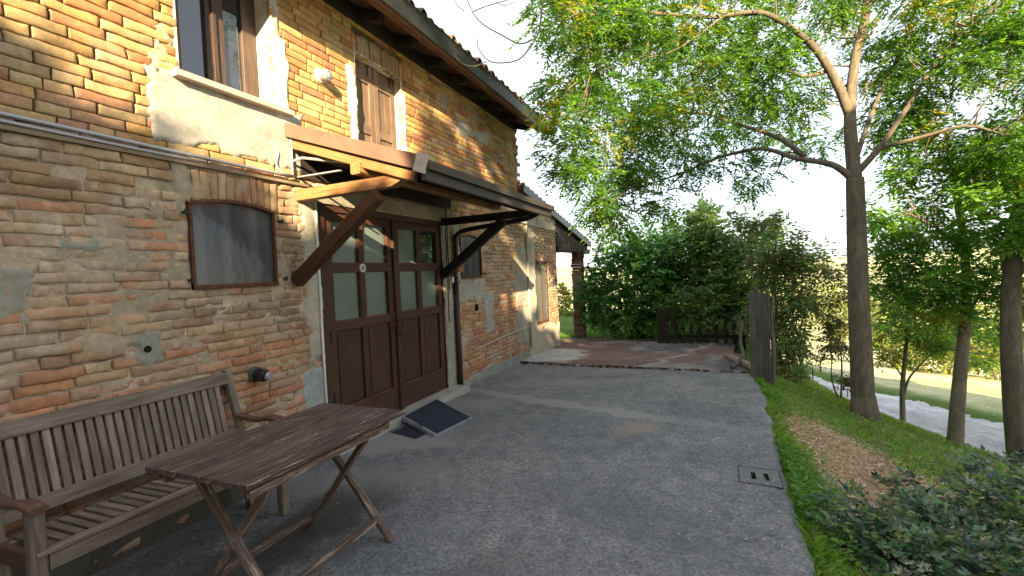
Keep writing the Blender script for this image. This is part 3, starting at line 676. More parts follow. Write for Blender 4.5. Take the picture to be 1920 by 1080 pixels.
# ---- door: two leaves, each with 2x2 glazed panes over two tall panels
def leaf(y0, y1, frame_name):
    xd = W - .045; mb = MB(); z0, z1 = .085, 2.10; st = .085; ymid = (y0 + y1) / 2; mw = .075
    mb.box((xd - .03, y0, z0), (xd + .025, y0 + st, z1)); mb.box((xd - .03, y1 - st, z0), (xd + .025, y1, z1))
    mb.box((xd - .03, ymid - mw / 2, 1.10), (xd + .020, ymid + mw / 2, z1 - .08)); mb.box((xd - .03, ymid - mw / 2, .33), (xd + .020, ymid + mw / 2, 1.04))
    for a, b_ in ((z0, .33), (1.035, 1.115), (1.56, 1.64), (z1 - .08, z1)): mb.box((xd - .029, y0 + st, a), (xd + .023, y1 - st, b_), axis=1)
    if True:
        for a, b_ in ((y0 + st, ymid - mw / 2), (ymid + mw / 2, y1 - st)):
            mb.box((xd - .02, a, .33), (xd - .004, b_, 1.035), axis=2); mb.box((xd - .006, a + .03, .36), (xd + .006, b_ - .03, 1.005), axis=2, ch=.35)
            mb.box((xd + .003, a, .33), (xd + .021, b_, .345), axis=1, tint=(1.7, 1.6, 1.5))
            for zz_ in (1.115, 1.64): mb.box((xd - .004, a, zz_), (xd + .014, b_, zz_ + .012), axis=1, tint=(2.3, 2.3, 2.2))
            mb.box((xd - .004, a, 1.12), (xd + .012, a + .010, z1 - .08), axis=2); mb.box((xd - .004, b_ - .010, 1.12), (xd + .012, b_, z1 - .08), axis=2)
    d = H.part(mb, 'door', M_DOOR)
    for a, b_ in ((y0 + st, ymid - mw / 2), (ymid + mw / 2, y1 - st)):
        for c_, e_ in ((1.115, 1.56), (1.64, z1 - .08)):
            mb = MB(); mb.box((xd - .016, a, c_), (xd - .008, b_, e_), ch=.01)
            clear = (a > 4.5 and c_ > 1.6)
            H.part(mb, 'pane', M_GLASS if clear else M_FROST, label='clear pane reflecting the bright sky' if clear else None, parent=d)
    return d
dl = leaf(3.145, 4.085, 'l'); dr = leaf(4.115, 5.045, 'r')
mb = MB(); mb.box((W - .04, 4.075, .085), (W + .004, 4.125, 2.10)); H.part(mb, 'cover_strip', M_DOOR, parent=dr)
mb = MB(); mb.tube([(W - .02, 4.06, 1.05), (W + .03, 4.06, 1.05), (W + .04, 4.06, 1.03), (W + .04, 4.05, .93)], .011); mb.box((W - .022, 4.035, .98), (W - .012, 4.085, 1.12))
mb.tube([(W + .02, 4.03, 1.06), (W + .045, 4.1, 1.07), (W + .035, 4.14, 1.02), (W + .03, 4.10, .92), (W + .03, 4.12, .86)], .009)
H.part(mb, 'handle', M_RUST, parent=dr)
mb = MB(); mb.tube([(W - .022, 3.605, 1.60), (W - .008, 3.605, 1.60)], .042, 20); H.part(mb, 'round_sticker', M_WHITE, parent=dl)
mb = MB(); mb.tube([(W - .0085, 3.605 + .024 * math.cos(a), 1.60 + .024 * math.sin(a)) for a in np.linspace(0, 6.28, 18)], .003, 5, cap=False); mb.tube([(W - .0075, 3.59, 1.585), (W - .0075, 3.62, 1.615)], .004, 5); mb.tube([(W - .0075, 3.62, 1.585), (W - .0075, 3.605, 1.60)], .004, 5)
H.part(mb, 'sticker_print', M_BLACK, parent=dl)
mb = MB(); mb.box((W - .12, 3.06, .0), (W - .0, 3.14, 2.16)); mb.box((W - .12, 5.046, .0), (W - .005, 5.06, 2.16)); mb.box((W - .12, 3.14, 2.10), (W - .004, 5.046, 2.16), axis=1)
H.part(mb, 'door_frame', M_DOOR)
mb = MB(); mb.box((W - .16, 3.0, 0), (W - .13, 5.1, 2.2)); H.part(mb, 'door_backing', M_DARK)
mb = MB()
pts = [(W - .2, 3.02), (W + .12, 3.02), (W + .135, 3.5), (W + .15, 4.3), (W + .17, 4.9), (W + .20, 5.24), (W - .2, 5.26)]
mb.prism(pts, 2, -.03, .078, (.40, .385, .34)); H.part(mb, 'doorstep', M_STONE)
for zz_ in (.45, 1.0, 1.75):
    mb = MB(); mb.tube([(W + .004, 3.142, zz_ - .05), (W + .004, 3.142, zz_ + .05)], .011); H.part(mb, 'hinge', M_BLACK, parent=dl)

# ---- pipes and cables
def catm(P, n=6):
    P = [np.array(p, float) for p in P]; out = []
    for i in range(len(P) - 1):
        a = P[max(i - 1, 0)]; b = P[i]; c = P[i + 1]; d = P[min(i + 2, len(P) - 1)]
        for k in range(n):
            t = k / n; out.append(.5 * ((2 * b) + (c - a) * t + (2 * a - 5 * b + 4 * c - d) * t * t + (3 * b - a - 3 * c + d) * t ** 3))
    out.append(P[-1]); return out
mb = MB(); mb.tube([(W + .022, 3.025, .02), (W + .022, 3.02, 1.0), (W + .022, 3.025, 2.15)], .011, 8); H.part(mb, 'white_cable_duct', M_WHITE, smooth=True)
mb = MB(); mb.tube([(W + .035, y, 2.335 + .006 * math.sin(y * 2)) for y in np.arange(-1.4, 2.95, .15)], .013, 8); mb.tube([(W + .03, y, 2.308 + .006 * math.sin(y * 2 + 1)) for y in np.arange(-1.4, 2.1, .15)], .010, 8)
H.part(mb, 'wall_conduit', M_ALU, smooth=True)
mb = MB(); mb.prism([(W - .02, 2.27), (W + .026, 2.272), (W + .030, 2.292), (W - .02, 2.302)], 1, -1.5, 2.96, (.27, .215, .15)); H.part(mb, 'string_course', M_STONE)
mb = MB(); mb.tube(catm([(W + .02, 2.62, 2.56), (W + .02, 2.68, 2.5), (W + .02, 2.66, 2.4), (W + .02, 2.72, 2.34)]), .005, 6); mb.tube([(W + .03, 2.80, 2.66), (W + .03, 2.80, 2.33)], .008, 6); H.part(mb, 'dangling_cable', M_WHITE, smooth=True)
mb = MB(); mb.tube([(W + .04, 5.30, .02), (W + .04, 5.30, 1.50)], .036, 12); H.part(mb, 'downpipe', M_COPD, label='brown lower length of downpipe by the door', smooth=True)
mb = MB(); mb.tube(catm([(W + .05, 5.32, 1.60), (W + .05, 5.32, 1.93), (W + .07, 5.33, 2.01), (W + .2, 5.34, 2.06), (W + .6, 5.36, 2.10), (W + 1.0, 5.38, 2.14), (W + 1.18, 5.38, 2.20)]), .030, 12); H.part(mb, 'downpipe', M_BLACK, label='black bent upper length of downpipe', smooth=True)
mb = MB(); mb.box((W + .0, 5.20, 1.53), (W + .13, 5.36, 1.62)); mb.box((W + .0, 5.18, 1.62), (W + .14, 5.38, 1.638)); mb.box((W + .03, 5.24, 1.47), (W + .09, 5.28, 1.53)); H.part(mb, 'rusty_bracket', M_RUSTO)
mb = MB(); mb.box((W + .0, 5.19, 1.40), (W + .05, 5.24, 1.47)); H.part(mb, 'junction_box', M_WHITE)
mb = MB(); mb.tube([(W + .02, 5.16, 1.3), (W + .02, 5.17, 2.35)], .008, 6); H.part(mb, 'thin_cable', M_BLACK); mb = MB(); mb.tube([(W + .02, 5.12, .9), (W + .02, 5.13, 2.1)], .006, 6); H.part(mb, 'thin_cable', M_BLACK)
mb = MB(); mb.tube([(W + .025, 7.98, .10), (W + .025, 7.96, 1.0), (W + .025, 7.96, 2.42)], .018, 8); H.part(mb, 'thin_drainpipe', mat_plain('zinc', (.32, .31, .29), .6), smooth=True)
mb = MB(); mb.tube([(W + .02, y, 2.36 - (y - 7.9) * .012) for y in np.arange(7.0, 9.81, .2)], .010, 6); PC = mat_plain('pale_cable', (.42, .38, .33), .6); H.part(mb, 'thin_cable', PC); mb = MB(); mb.tube([(W + .03, 5.75, .45), (W + .03, 6.4, .47), (W + .03, 7.2, .50), (W + .03, 7.96, .50)], .010, 6); H.part(mb, 'thin_cable', PC)
# ---- lamps
def spot(y, z, name, m1, m2, r, lab):
    mb = MB(); mb.tube([(W + .0, y, z), (W + .02, y, z)], r * 1.25, 16); a = H.part(mb, name, m1, label=lab, smooth=False)
    mb = MB(); mb.tube([(W + .02, y, z), (W + .03, y + .002, z), (W + .09, y + .012, z - .01), (W + .105, y + .014, z - .012)], [r * .6, r, r * 1.02, r * .85], 18); mb.tube([(W + .104, y + .014, z - .012), (W + .112, y + .015, z - .013)], [r * .5, r * .42], 14); H.part(mb, 'lamp_head', m2, parent=a)
    return a
spot(3.17, 3.26, 'wall_lamp', M_WHITE, M_ALU, .048, 'pale round wall lamp between the upper windows')
a = spot(2.38, .84, 'flue_outlet', M_OLDW, M_BLACK, .045, 'short black round outlet low on the wall')
mb = MB(); mb.tube([(W + .115, 2.395, .826), (W + .135, 2.4, .823)], [.035, .028], 14); H.part(mb, 'outlet_cap', M_ALU, parent=a)
mb = MB(); mb.tube([(W - .02, 1.69, 1.14), (W + .013, 1.69, 1.14)], .021, 14); H.part(mb, 'wall_hole', M_DARK); mb = MB(); mb.tube([(W - .02, 5.91, 1.02), (W + .014, 5.91, 1.02)], .05, 14); H.part(mb, 'wall_vent', M_DARK)

# ---- main roof
RS = .30                                   # slope
def roofz(x): return 4.045 + RS * (-2.58 - x)
YR = 7.98
mb = MB(); n = 24
# soffit boards
for i in range(2):
    x0 = -2.60 - i * .082; x1 = x0 - .08
    mb.beam((x0 - .04, -1.6, roofz(x0 - .04) - .115), (x0 - .04, YR - .04, roofz(x0 - .04) - .115), .078, .022, (RS, 0, 1), None)
H.part(mb, 'soffit', M_SOFF)
mb = MB()
for yb in np.arange(-1.3, YR, .56): mb.beam((-2.80, yb, roofz(-2.80) - .155), (W - .3, yb, roofz(W - .3) - .155), .08, .09, (0, 0, 1))
mb.box((W - .05, -1.6, 3.94), (W + .02, YR - .26, 4.13), axis=1)
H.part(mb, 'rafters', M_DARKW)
rf = MB(); rf.prism([(-2.60, roofz(-2.60) - .085), (-2.60, roofz(-2.60)), (W - 3.05, roofz(W - 3.05)), (W - 6.8, roofz(W - 3.05) - RS * 3.75), (W - 6.8, roofz(W - 3.05) - RS * 3.75 - .09), (W - 3.05, roofz(W - 3.05) - .09)], 1, -1.6, YR, (.10, .06, .04))
roof = H.part(rf, 'roof', M_TILE)
g = MB()
prof = []
for a in np.linspace(math.pi, 2 * math.pi, 9): prof.append((-2.555 + .05 * math.cos(a), 4.005 + .062 * math.sin(a)))
prof += [(-2.507, 4.065), (-2.603, 4.065)]
g.prism([(-2.60, 3.930), (-2.572, 3.925), (-2.545, 4.050), (-2.525, 4.075), (-2.60, 4.085)], 1, -1.6, YR + .02)
gu = g.build('gutter', M_GUT); gu.parent = roof; gu.matrix_parent_inverse = Matrix.Identity(4)
tl = MB()
y = -1.55
while y < YR - .05:
    for j in range(5):
        x0 = -2.53 - j * .40 + random.uniform(-.035, .02); x1 = x0 - .46; r0 = random.uniform(.062, .074); zz0 = roofz(x0) + .022 + random.uniform(0, .016); zz1 = roofz(x1) + .012
        c = random.choice([(.30, .14, .08), (.24, .12, .075), (.33, .2, .12), (.16, .11, .08), (.22, .17, .13)]); n = 7; vs = []
        yj = y + random.uniform(-.012, .012)
        for (xx_, z_, rr_) in ((x0, zz0, r0), (x1, zz1, r0 * .85)):
            for sgn in (0, .014):
                for a in np.linspace(0, math.pi, n): vs.append((xx_, yj + (rr_ - sgn) * math.cos(a), z_ + (rr_ - sgn) * math.sin(a)))
        fs = []
        for a in range(n - 1): fs += [(a, a + 1, 2 * n + a + 1, 2 * n + a), (n + a, 3 * n + a, 3 * n + a + 1, n + a + 1), (a, n + a, n + a + 1, a + 1)]
        tl.add(vs, fs, None, c)
        # channel tile between
        if j == 0:
            vs = []
            for (xx_, z_, rr_) in ((x0 - .02, roofz(x0) + .055, .07), (x1, roofz(x1) + .05, .06)):
                for a in np.linspace(math.pi, 2 * math.pi, n): vs.append((xx_, yj + .1 + rr_ * math.cos(a), z_ + rr_ * .7 * math.sin(a)))
            tl.add(vs, [(a, a + 1, n + a + 1, n + a) for a in range(n - 1)], None, c)
    y += .2
to = tl.build('tile_course', M_TILE); to.parent = roof; to.matrix_parent_inverse = Matrix.Identity(4)

# ---- low annex roof: verge slopes down away from the tall part
def az(y): return 3.02 - (y - YC) * .165
YP = 12.72
mb = MB()
mb.prism([(YC - .02, az(YC) - .09), (YC - .02, az(YC)), (YP, az(YP)), (YP, az(YP) - .09)], 0, W - 3.4, W + .07, (.13, .09, .07))
ar = H.part(mb, 'annex_roof', M_TILE)
mb = MB(); mb.beam((W + .085, YC, az(YC) - .05), (W + .085, YP + .02, az(YP) - .05), .025, .15, (0, 0, 1), (1, 1, 1)); o_ = mb.build('verge_board', M_GUT); o_.parent = ar; o_.matrix_parent_inverse = Matrix.Identity(4)
mb = MB()
for k in range(22):
    y = YC + .1 + k * .225; c = random.choice([(.26, .13, .08), (.2, .13, .09), (.16, .11, .08)])
    mb.tube([(W + .07, y, az(y) + .02), (W - .4, y + .01, az(y) + .03)], [.055, .06], 8, c)
o_ = mb.build('tile_course', M_TILE); o_.parent = ar; o_.matrix_parent_inverse = Matrix.Identity(4)
mb = MB(); mb.prism([(YE, 1.95), (YE, az(YE) - .08), (YP - .1, az(YP - .1) - .08), (YP - .1, 1.95)], 0, W - .03, W + .01, (1, 1, 1)); mb.box((W - .08, YE - .02, 1.90), (W + .06, YP - .05, 2.02), axis=1)
for yb in np.arange(YE + .3, YP, .6): mb.box((W - 2.9, yb, 1.98), (W - .04, yb + .08, 2.08), axis=0)
mb.box((W - 3.0, YE, 2.10), (W - .04, YP, 2.12), axis=0)
H.part(mb, 'porch_ceiling', M_DARKW)
# brick pillar of the porch
mb = MB(); random.seed(3); zc = -.3; 
while zc < 1.9:
    h = .07; g = .008; x0 = W - .13 + random.gauss(0, .010) ; s = .27 * random.uniform(.9, 1.04); yc0 = 11.42 + random.gauss(0, .01)
    f = (zc + .3) / 2.2; c = random.choice([(.22, .10, .07), (.30, .2, .14), (.25, .13, .09)]) if (f > .80 or .05 < f < .3) else random.choice([(.5, .43, .36), (.42, .34, .27), (.33, .24, .18), (.28, .17, .12)])
    mb.beam((x0 + s / 2, yc0 + .13, zc), (x0 + s / 2, yc0 + .13, zc + h), s, .27 * random.uniform(.92, 1.05), (0, 1, 0), c, ch=.1); zc += h + .004
H.part(mb, 'porch_pillar', M_BRICK)
mb = MB(); mb.tube([(W + .17, 11.4, -.2), (W + .17, 11.42, 1.98)], .022, 8); H.part(mb, 'porch_drainpipe', M_COPD)
random.seed(19)

# ---- door canopy
KX, KZ0, KZ1, KY0, KY1 = W + 1.27, 2.70, 2.27, 2.79, 5.53
def kz(x): return KZ0 + (KZ1 - KZ0) * (x - W) / (KX - W)
cs = np.array([1.27, 0, KZ1 - KZ0]); cs /= np.linalg.norm(cs)
upn = (-cs[2], 0, cs[0])
mb = MB()
n = 11
for i in range(n):
    x0 = W + (KX - W) * (i + .04) / n; x1 = W + (KX - W) * (i + .96) / n
    mb.beam(((x0 + x1) / 2, KY0 + .04, kz((x0 + x1) / 2) - .03), ((x0 + x1) / 2, KY1 - .03, kz((x0 + x1) / 2) - .03), (KX - W) / n * .98, .022, upn)
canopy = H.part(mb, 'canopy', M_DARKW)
def sub(mb, name, m, lab=None, smooth=False):
    o = mb.build(name, m, None, smooth); o.parent = canopy; o.matrix_parent_inverse = Matrix.Identity(4)
    if lab: o['label'] = lab
    return o
mb = MB(); mb.beam((W + .0, (KY0 + KY1) / 2, KZ0 - .002), (KX + .02, (KY0 + KY1) / 2, KZ1 - .006), KY1 - KY0 + .03, .014, upn, (1, 1, 1)); sub(mb, 'roof_sheet', M_COPD)
mb = MB(); mb.beam((W - .0, KY0 - .012, KZ0 + .0), (KX - .035, KY0 - .012, KZ1 + .012), .03, .105, upn, (1, 1, 1)); sub(mb, 'edge_flashing', M_COPP)
mb = MB(); mb.beam((W + .02, KY0 + .03, KZ0 - .105), (KX - .10, KY0 + .03, KZ1 - .07), .04, .075, upn, (1, 1, 1)); sub(mb, 'near_rafter', M_BEAML)
mb = MB(); mb.beam((KX - .06, KY0 - .03, KZ1 + .02), (KX + .035, KY0 - .03, KZ1 - .015), .012, .13, upn, (1.0, 1.0, 1.0)); sub(mb, 'corner_plate', M_STONE2)
mb = MB(); mb.beam((W + .02, KY1 - .03, KZ0 - .07), (KX - .02, KY1 - .03, KZ1 - .06), .04, .08, upn, (1, 1, 1)); sub(mb, 'far_rafter', M_DARKW)
for yb in (3.5, 4.2, 4.85):
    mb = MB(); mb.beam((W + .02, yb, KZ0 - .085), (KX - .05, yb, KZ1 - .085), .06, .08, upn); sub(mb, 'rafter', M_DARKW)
mb = MB(); mb.box((KX - .02, KY0 - .02, 2.155), (KX + .012, KY1 + .02, 2.275), axis=1, tint=(1, 1, 1)); mb.box((KX + .012, KY0 - .03, 2.225), (KX + .05, KY1 + .03, 2.285), axis=1, tint=(1, 1, 1)); sub(mb, 'front_fascia', M_COPD)
mb = MB(); mb.beam((-2.385, 2.78, 2.315), (-2.385, 5.30, 2.315), .09, .09, (0, 0, 1), (1, 1, 1)); sub(mb, 'purlin', M_BEAML)
mb = MB(); mb.beam((W + .04, 2.84, 2.62), (W + .04, 5.50, 2.62), .06, .09, (0, 0, 1)); sub(mb, 'wall_plate', M_DARKW)
mb = MB(); mb.box((W + .0, 2.9, 2.34), (W + .02, 5.3, 2.50), axis=1); sub(mb, 'back_board', M_DARKW)
for (yb, x1, mm, mb2, zt) in ((2.88, -1.96, M_BEAML, M_BEAM, 2.19), (5.09, -1.80, M_DARKW, M_DARKW, 2.155)):
    mb = MB()
    vs = []; 
    c0 = zt; hh = .042; yw = .042
    prof = [(W - .02, c0 - hh), (x1 - .16, c0 - hh + .012), (x1 - .02, c0 + hh * .6), (x1 + .02, c0 + hh + .012), (W - .02, c0 + hh)]
    o_ = [(p[0], p[1]) for p in prof]; n = len(o_)
    vs = [(p[0], yb - yw, p[1]) for p in o_] + [(p[0], yb + yw, p[1]) for p in o_]
    mb.add(vs, [tuple(range(n)), tuple(range(2 * n - 1, n - 1, -1))] + [((i + 1) % n, i, n + i, n + (i + 1) % n) for i in range(n)], [(v[0], v[1], v[2]) for v in vs])
    sub(mb, 'bracket_beam', mm)
    mb = MB(); mb.beam((W + .02, yb - .088 if yb < 4 else yb - .05, 1.50), (-2.20, yb - .088 if yb < 4 else yb - .05, 2.10), .08, .105, (0, 0, 1), (1, 1, 1)); sub(mb, 'brace', mb2)
mb = MB(); mb.box((W + .0, 2.86, 2.335), (W + .45, 2.885, 2.345)); mb.tube([(W + .03, 2.80, 2.45), (W + .12, 2.82, 2.47), (W + .5, 2.9, 2.40), (W + .8, 3.0, 2.36)], .011, 6); sub(mb, 'old_metal_strip', M_ALU)

# ------------------------------------------------------------------ BENCH
zb0 = 0.0
BN = Thing('garden_bench', (-2.75, 1.6, 0), 'weathered grey slatted wooden bench against the brick wall behind the table', 'bench')
BY0, BY1 = .98, 2.19; BXF = -2.585; BXB = -2.90
def bk(z): return BXB - .02 - .12 * (z - .4) / .5         # raked back
mb = MB(); mb.beam((bk(.86), BY0, .865), (bk(.86), BY1 - .05, .865), .035, .078, (-.2, 0, 1), seg=1); BN.part(mb, 'top_rail', M_TEAK)
mb = MB(); mb.beam((bk(.50), BY0, .50), (bk(.50), BY1 - .05, .50), .035, .075, (-.2, 0, 1)); BN.part(mb, 'lower_rail', M_TEAK)
n = 25
for i in range(n):
    y = BY0 + .045 + (BY1 - .12 - BY0 - .05) * i / (n - 1)
    mb = MB(); mb.beam((bk(.53), y, .53), (bk(.83), y, .832), .014, .031, (0, 1, 0), tint=tuple([random.uniform(.75, 1.2)] * 3)); BN.part(mb, 'back_slat', M_TEAK)
for yy_ in (BY0 - .01, BY1 - .03):
    mb = MB(); mb.beam((BXB + .02, yy_, 0), (BXB - .01, yy_, .42), .05, .05, (0, 1, 0)); mb.beam((BXB - .01, yy_, .40), (bk(.93), yy_, .915), .042, .045, (0, 1, 0)); BN.part(mb, 'rear_post', M_TEAK)
    mb = MB(); mb.beam((BXF, yy_ + .0, 0), (BXF, yy_, .60), .052, .055, (0, 1, 0)); BN.part(mb, 'front_leg', M_TEAK)
    arm = catm([(BXF + .045, yy_, .612), (BXF - .06, yy_, .622), (BXF - .2, yy_, .60), (bk(.6) + .02, yy_, .615)], 4); mb = MB()
    for k in range(len(arm) - 1): mb.beam(arm[k], arm[k + 1] + (arm[k + 1] - arm[k]) * .03, .065 if k < 5 else .05, .026, (0, 0, 1), (1, 1, 1), ch=.2)
    BN.part(mb, 'armrest', M_TEAKR)
    mb = MB(); mb.beam((BXF - .02, yy_, .385), (BXB + .02, yy_, .375), .03, .075, (0, 0, 1)); BN.part(mb, 'side_rail', M_TEAKR)
mb = MB(); mb.beam((BXF + .01, BY0 + .02, .375), (BXF + .01, BY1 - .05, .375), .028, .07, (0, 0, 1)); BN.part(mb, 'front_rail', M_TEAK)
sx_ = np.linspace(BXF + .02, BXB + .045, 8)
for i, x in enumerate(sx_[:1]):
    mb = MB(); mb.beam((x - .01, BY0 - .02, .422), (x - .01, BY1 - .0, .422), .045, .018, (0, 0, 1)); BN.part(mb, 'seat_edge', M_TEAK)
ns = 22
for i in range(ns):
    y = BY0 + .05 + (BY1 - BY0 - .14) * i / (ns - 1)
    mb = MB(); mb.beam((BXF - .028, y, .420), (BXB + .01, y, .412), .034, .016, (0, 0, 1), tint=tuple([random.uniform(.6, 1.0)] * 3)); BN.part(mb, 'seat_slat', M_TEAK)
mb = MB(); mb.beam((BXB + .03, BY0, .375), (BXB + .03, BY1 - .05, .375), .028, .06, (0, 0, 1)); BN.part(mb, 'rear_rail', M_TEAK)

# ------------------------------------------------------------------ TABLE
TB = Thing('folding_table', (-2.0, 1.78, 0), 'worn dark brown slatted folding table with crossed legs standing in front of the bench', 'table')
TX0, TX1, TY0, TY1, TZ_ = -2.345, -1.70, 1.26, 2.31, .70
n = 9; wd = (TX1 - TX0) / n
for i in range(n):
    x = TX0 + wd * (i + .5)
    mb = MB(); mb.beam((x, TY0 + random.uniform(-.004, .004), TZ_ - .011 + random.uniform(-.0015, .0015)), (x, TY1 + random.uniform(-.004, .004), TZ_ - .011), wd - .005, .022, (0, 0, 1), ch=.10); TB.part(mb, 'table_board', M_TABLE)
for y in (1.36, 2.14):
    mb = MB(); mb.beam((TX0 + .05, y, TZ_ - .040), (TX1 - .05, y, TZ_ - .040), .045, .032, (0, 0, 1)); TB.part(mb, 'cross_batten', M_TLEG)
for x in (TX0 + .06, TX1 - .05):
    mb = MB(); mb.beam((x, 1.30, TZ_ - .062), (x, 2.2, TZ_ - .062), .022, .038, (0, 0, 1)); TB.part(mb, 'apron', M_TLEG)
for (y, dy) in ((1.41, .032), (2.12, -.032)):
    mb = MB(); mb.beam((-2.27, y, .665), (-1.70, y, 0), .028, .042, (0, 0, 1) if False else (0, 1, 0)); TB.part(mb, 'leg', M_TLEG)
    mb = MB(); mb.beam((-1.76, y + dy, .665), (-2.30, y + dy, 0), .028, .042, (0, 1, 0)); TB.part(mb, 'leg', M_TLEG)
mb = MB(); mb.beam((-1.795, 1.41, .115), (-1.795, 2.12, .115), .020, .038, (0, 0, 1)); TB.part(mb, 'stretcher', M_TLEG)
mb = MB(); mb.beam((-2.245, 1.44, .085), (-2.245, 2.09, .085), .020, .038, (0, 0, 1)); TB.part(mb, 'stretcher', M_TLEG)

# ------------------------------------------------------------------ RAMP, MAT, MANHOLE
RP = Thing('door_ramp', (-2.65, 4.1, 0), 'short ramp with pale metal rim and dark rubber top leaning on the doorstep', 'ramp')
A = np.array([-2.93, 3.93, .105]); Bq = np.array([-2.93, 4.58, .10]); C = np.array([-2.31, 4.24, .016]); D = np.array([-2.38, 3.66, .016])
A = np.array([-2.92, 3.90, .082]); Bq = np.array([-2.95, 4.55, .090])
def quadbox(P, t, name, m, thing, inset=0, lift=0):
    P = [np.array(p, float) for p in P]; c = sum(P) / 4
    if inset: P = [p + (c - p) / np.linalg.norm(c - p) * inset for p in P]
    vs = [p + np.array([0, 0, lift]) for p in P] + [p + np.array([0, 0, lift - t]) for p in P]
    mb = MB(); mb.add(vs, [(0, 1, 2, 3), (7, 6, 5, 4), (0, 4, 5, 1), (1, 5, 6, 2), (2, 6, 7, 3), (3, 7, 4, 0)]); return thing.part(mb, name, m)
quadbox([A, D, C, Bq], .014, 'ramp_plate', M_ALU, RP)
quadbox([A + [0.03, .012, -.004], D + [-.012, .05, .0], C + [-.010, -.012, 0], Bq + [.05, -.02, -.006]], .004, 'rubber_top', M_MAT, RP, 0, .006)
mb = MB(); mb.beam(A + [0, -.006, -.02], D + [0, -.006, -.004], .012, .035, (0, 0, 1), (1, 1, 1)); RP.part(mb, 'side_rim', M_ALU); mb = MB(); mb.beam(Bq + [0, .006, -.02], C + [0, .006, -.004], .012, .03, (0, 0, 1), (1, 1, 1)); RP.part(mb, 'side_rim', M_ALU)
for f in (.35, .62):
    p = A + (D - A) * f; mb = MB(); mb.tube([(p[0], p[1] + .02, .0), (p[0], p[1] + .02, p[2] - .01)], .016, 8); RP.part(mb, 'support_foot', M_BLACK)
mb = MB()
for k in range(5): mb.tube([(-2.85 + k * .05, 3.86 - .02 * k, .02), (-2.83 + k * .05, 3.9 - .02 * k, .045), (-2.80 + k * .05, 3.84 - .02 * k, .05)], .012, 6)
RP.part(mb, 'black_cable', M_BLACK)
mb = MB(); vs = [(-2.86, 3.64, .012), (-2.53, 3.56, .012), (-2.50, 3.74, .012), (-2.83, 3.84, .012)]
mb.add(vs + [(a, b, -.005) for a, b, c in vs], [(0, 1, 2, 3), (7, 6, 5, 4), (0, 4, 5, 1), (1, 5, 6, 2), (2, 6, 7, 3), (3, 7, 4, 0)])
for k in range(4): mb.box((-2.83 + k * .08, 3.66 - .02 * k, .012), (-2.80 + k * .08, 3.80 - .02 * k, .017))
tag(mb.build('door_mat', M_MAT), 'small flat dark rubber mat on the concrete, half under the near side of the ramp', 'mat')
MH = Thing('inspection_cover', (.29, 3.6, 0), 'concrete inspection cover with two dark slots set into the yard near its right edge', 'inspection cover')
mb = MB(); mb.prism([(.155, 3.49), (.405, 3.47), (.412, 3.74), (.160, 3.76)], 2, -.02, .006, (.155, .157, .16)); MH.part(mb, 'cover_slab', M_STONE)
for dx in (-.035, .045):
    mb = MB(); mb.tube([(.28 + dx, 3.59, .001), (.28 + dx, 3.59, .0085)], .014, 10); mb.box((.265 + dx, 3.555, .001), (.295 + dx, 3.665, .0085), ch=.3); MH.part(mb, 'slot', M_DARK)
mb = MB()
for a, b_ in (((.15, 3.485), (.41, 3.465)), ((.41, 3.465), (.417, 3.745)), ((.417, 3.745), (.155, 3.765)), ((.155, 3.765), (.15, 3.485))): mb.beam((*a, .0035), (*b_, .0035), .0035, .007, (0, 0, 1))
MH.part(mb, 'joint_gap', M_BLACK)

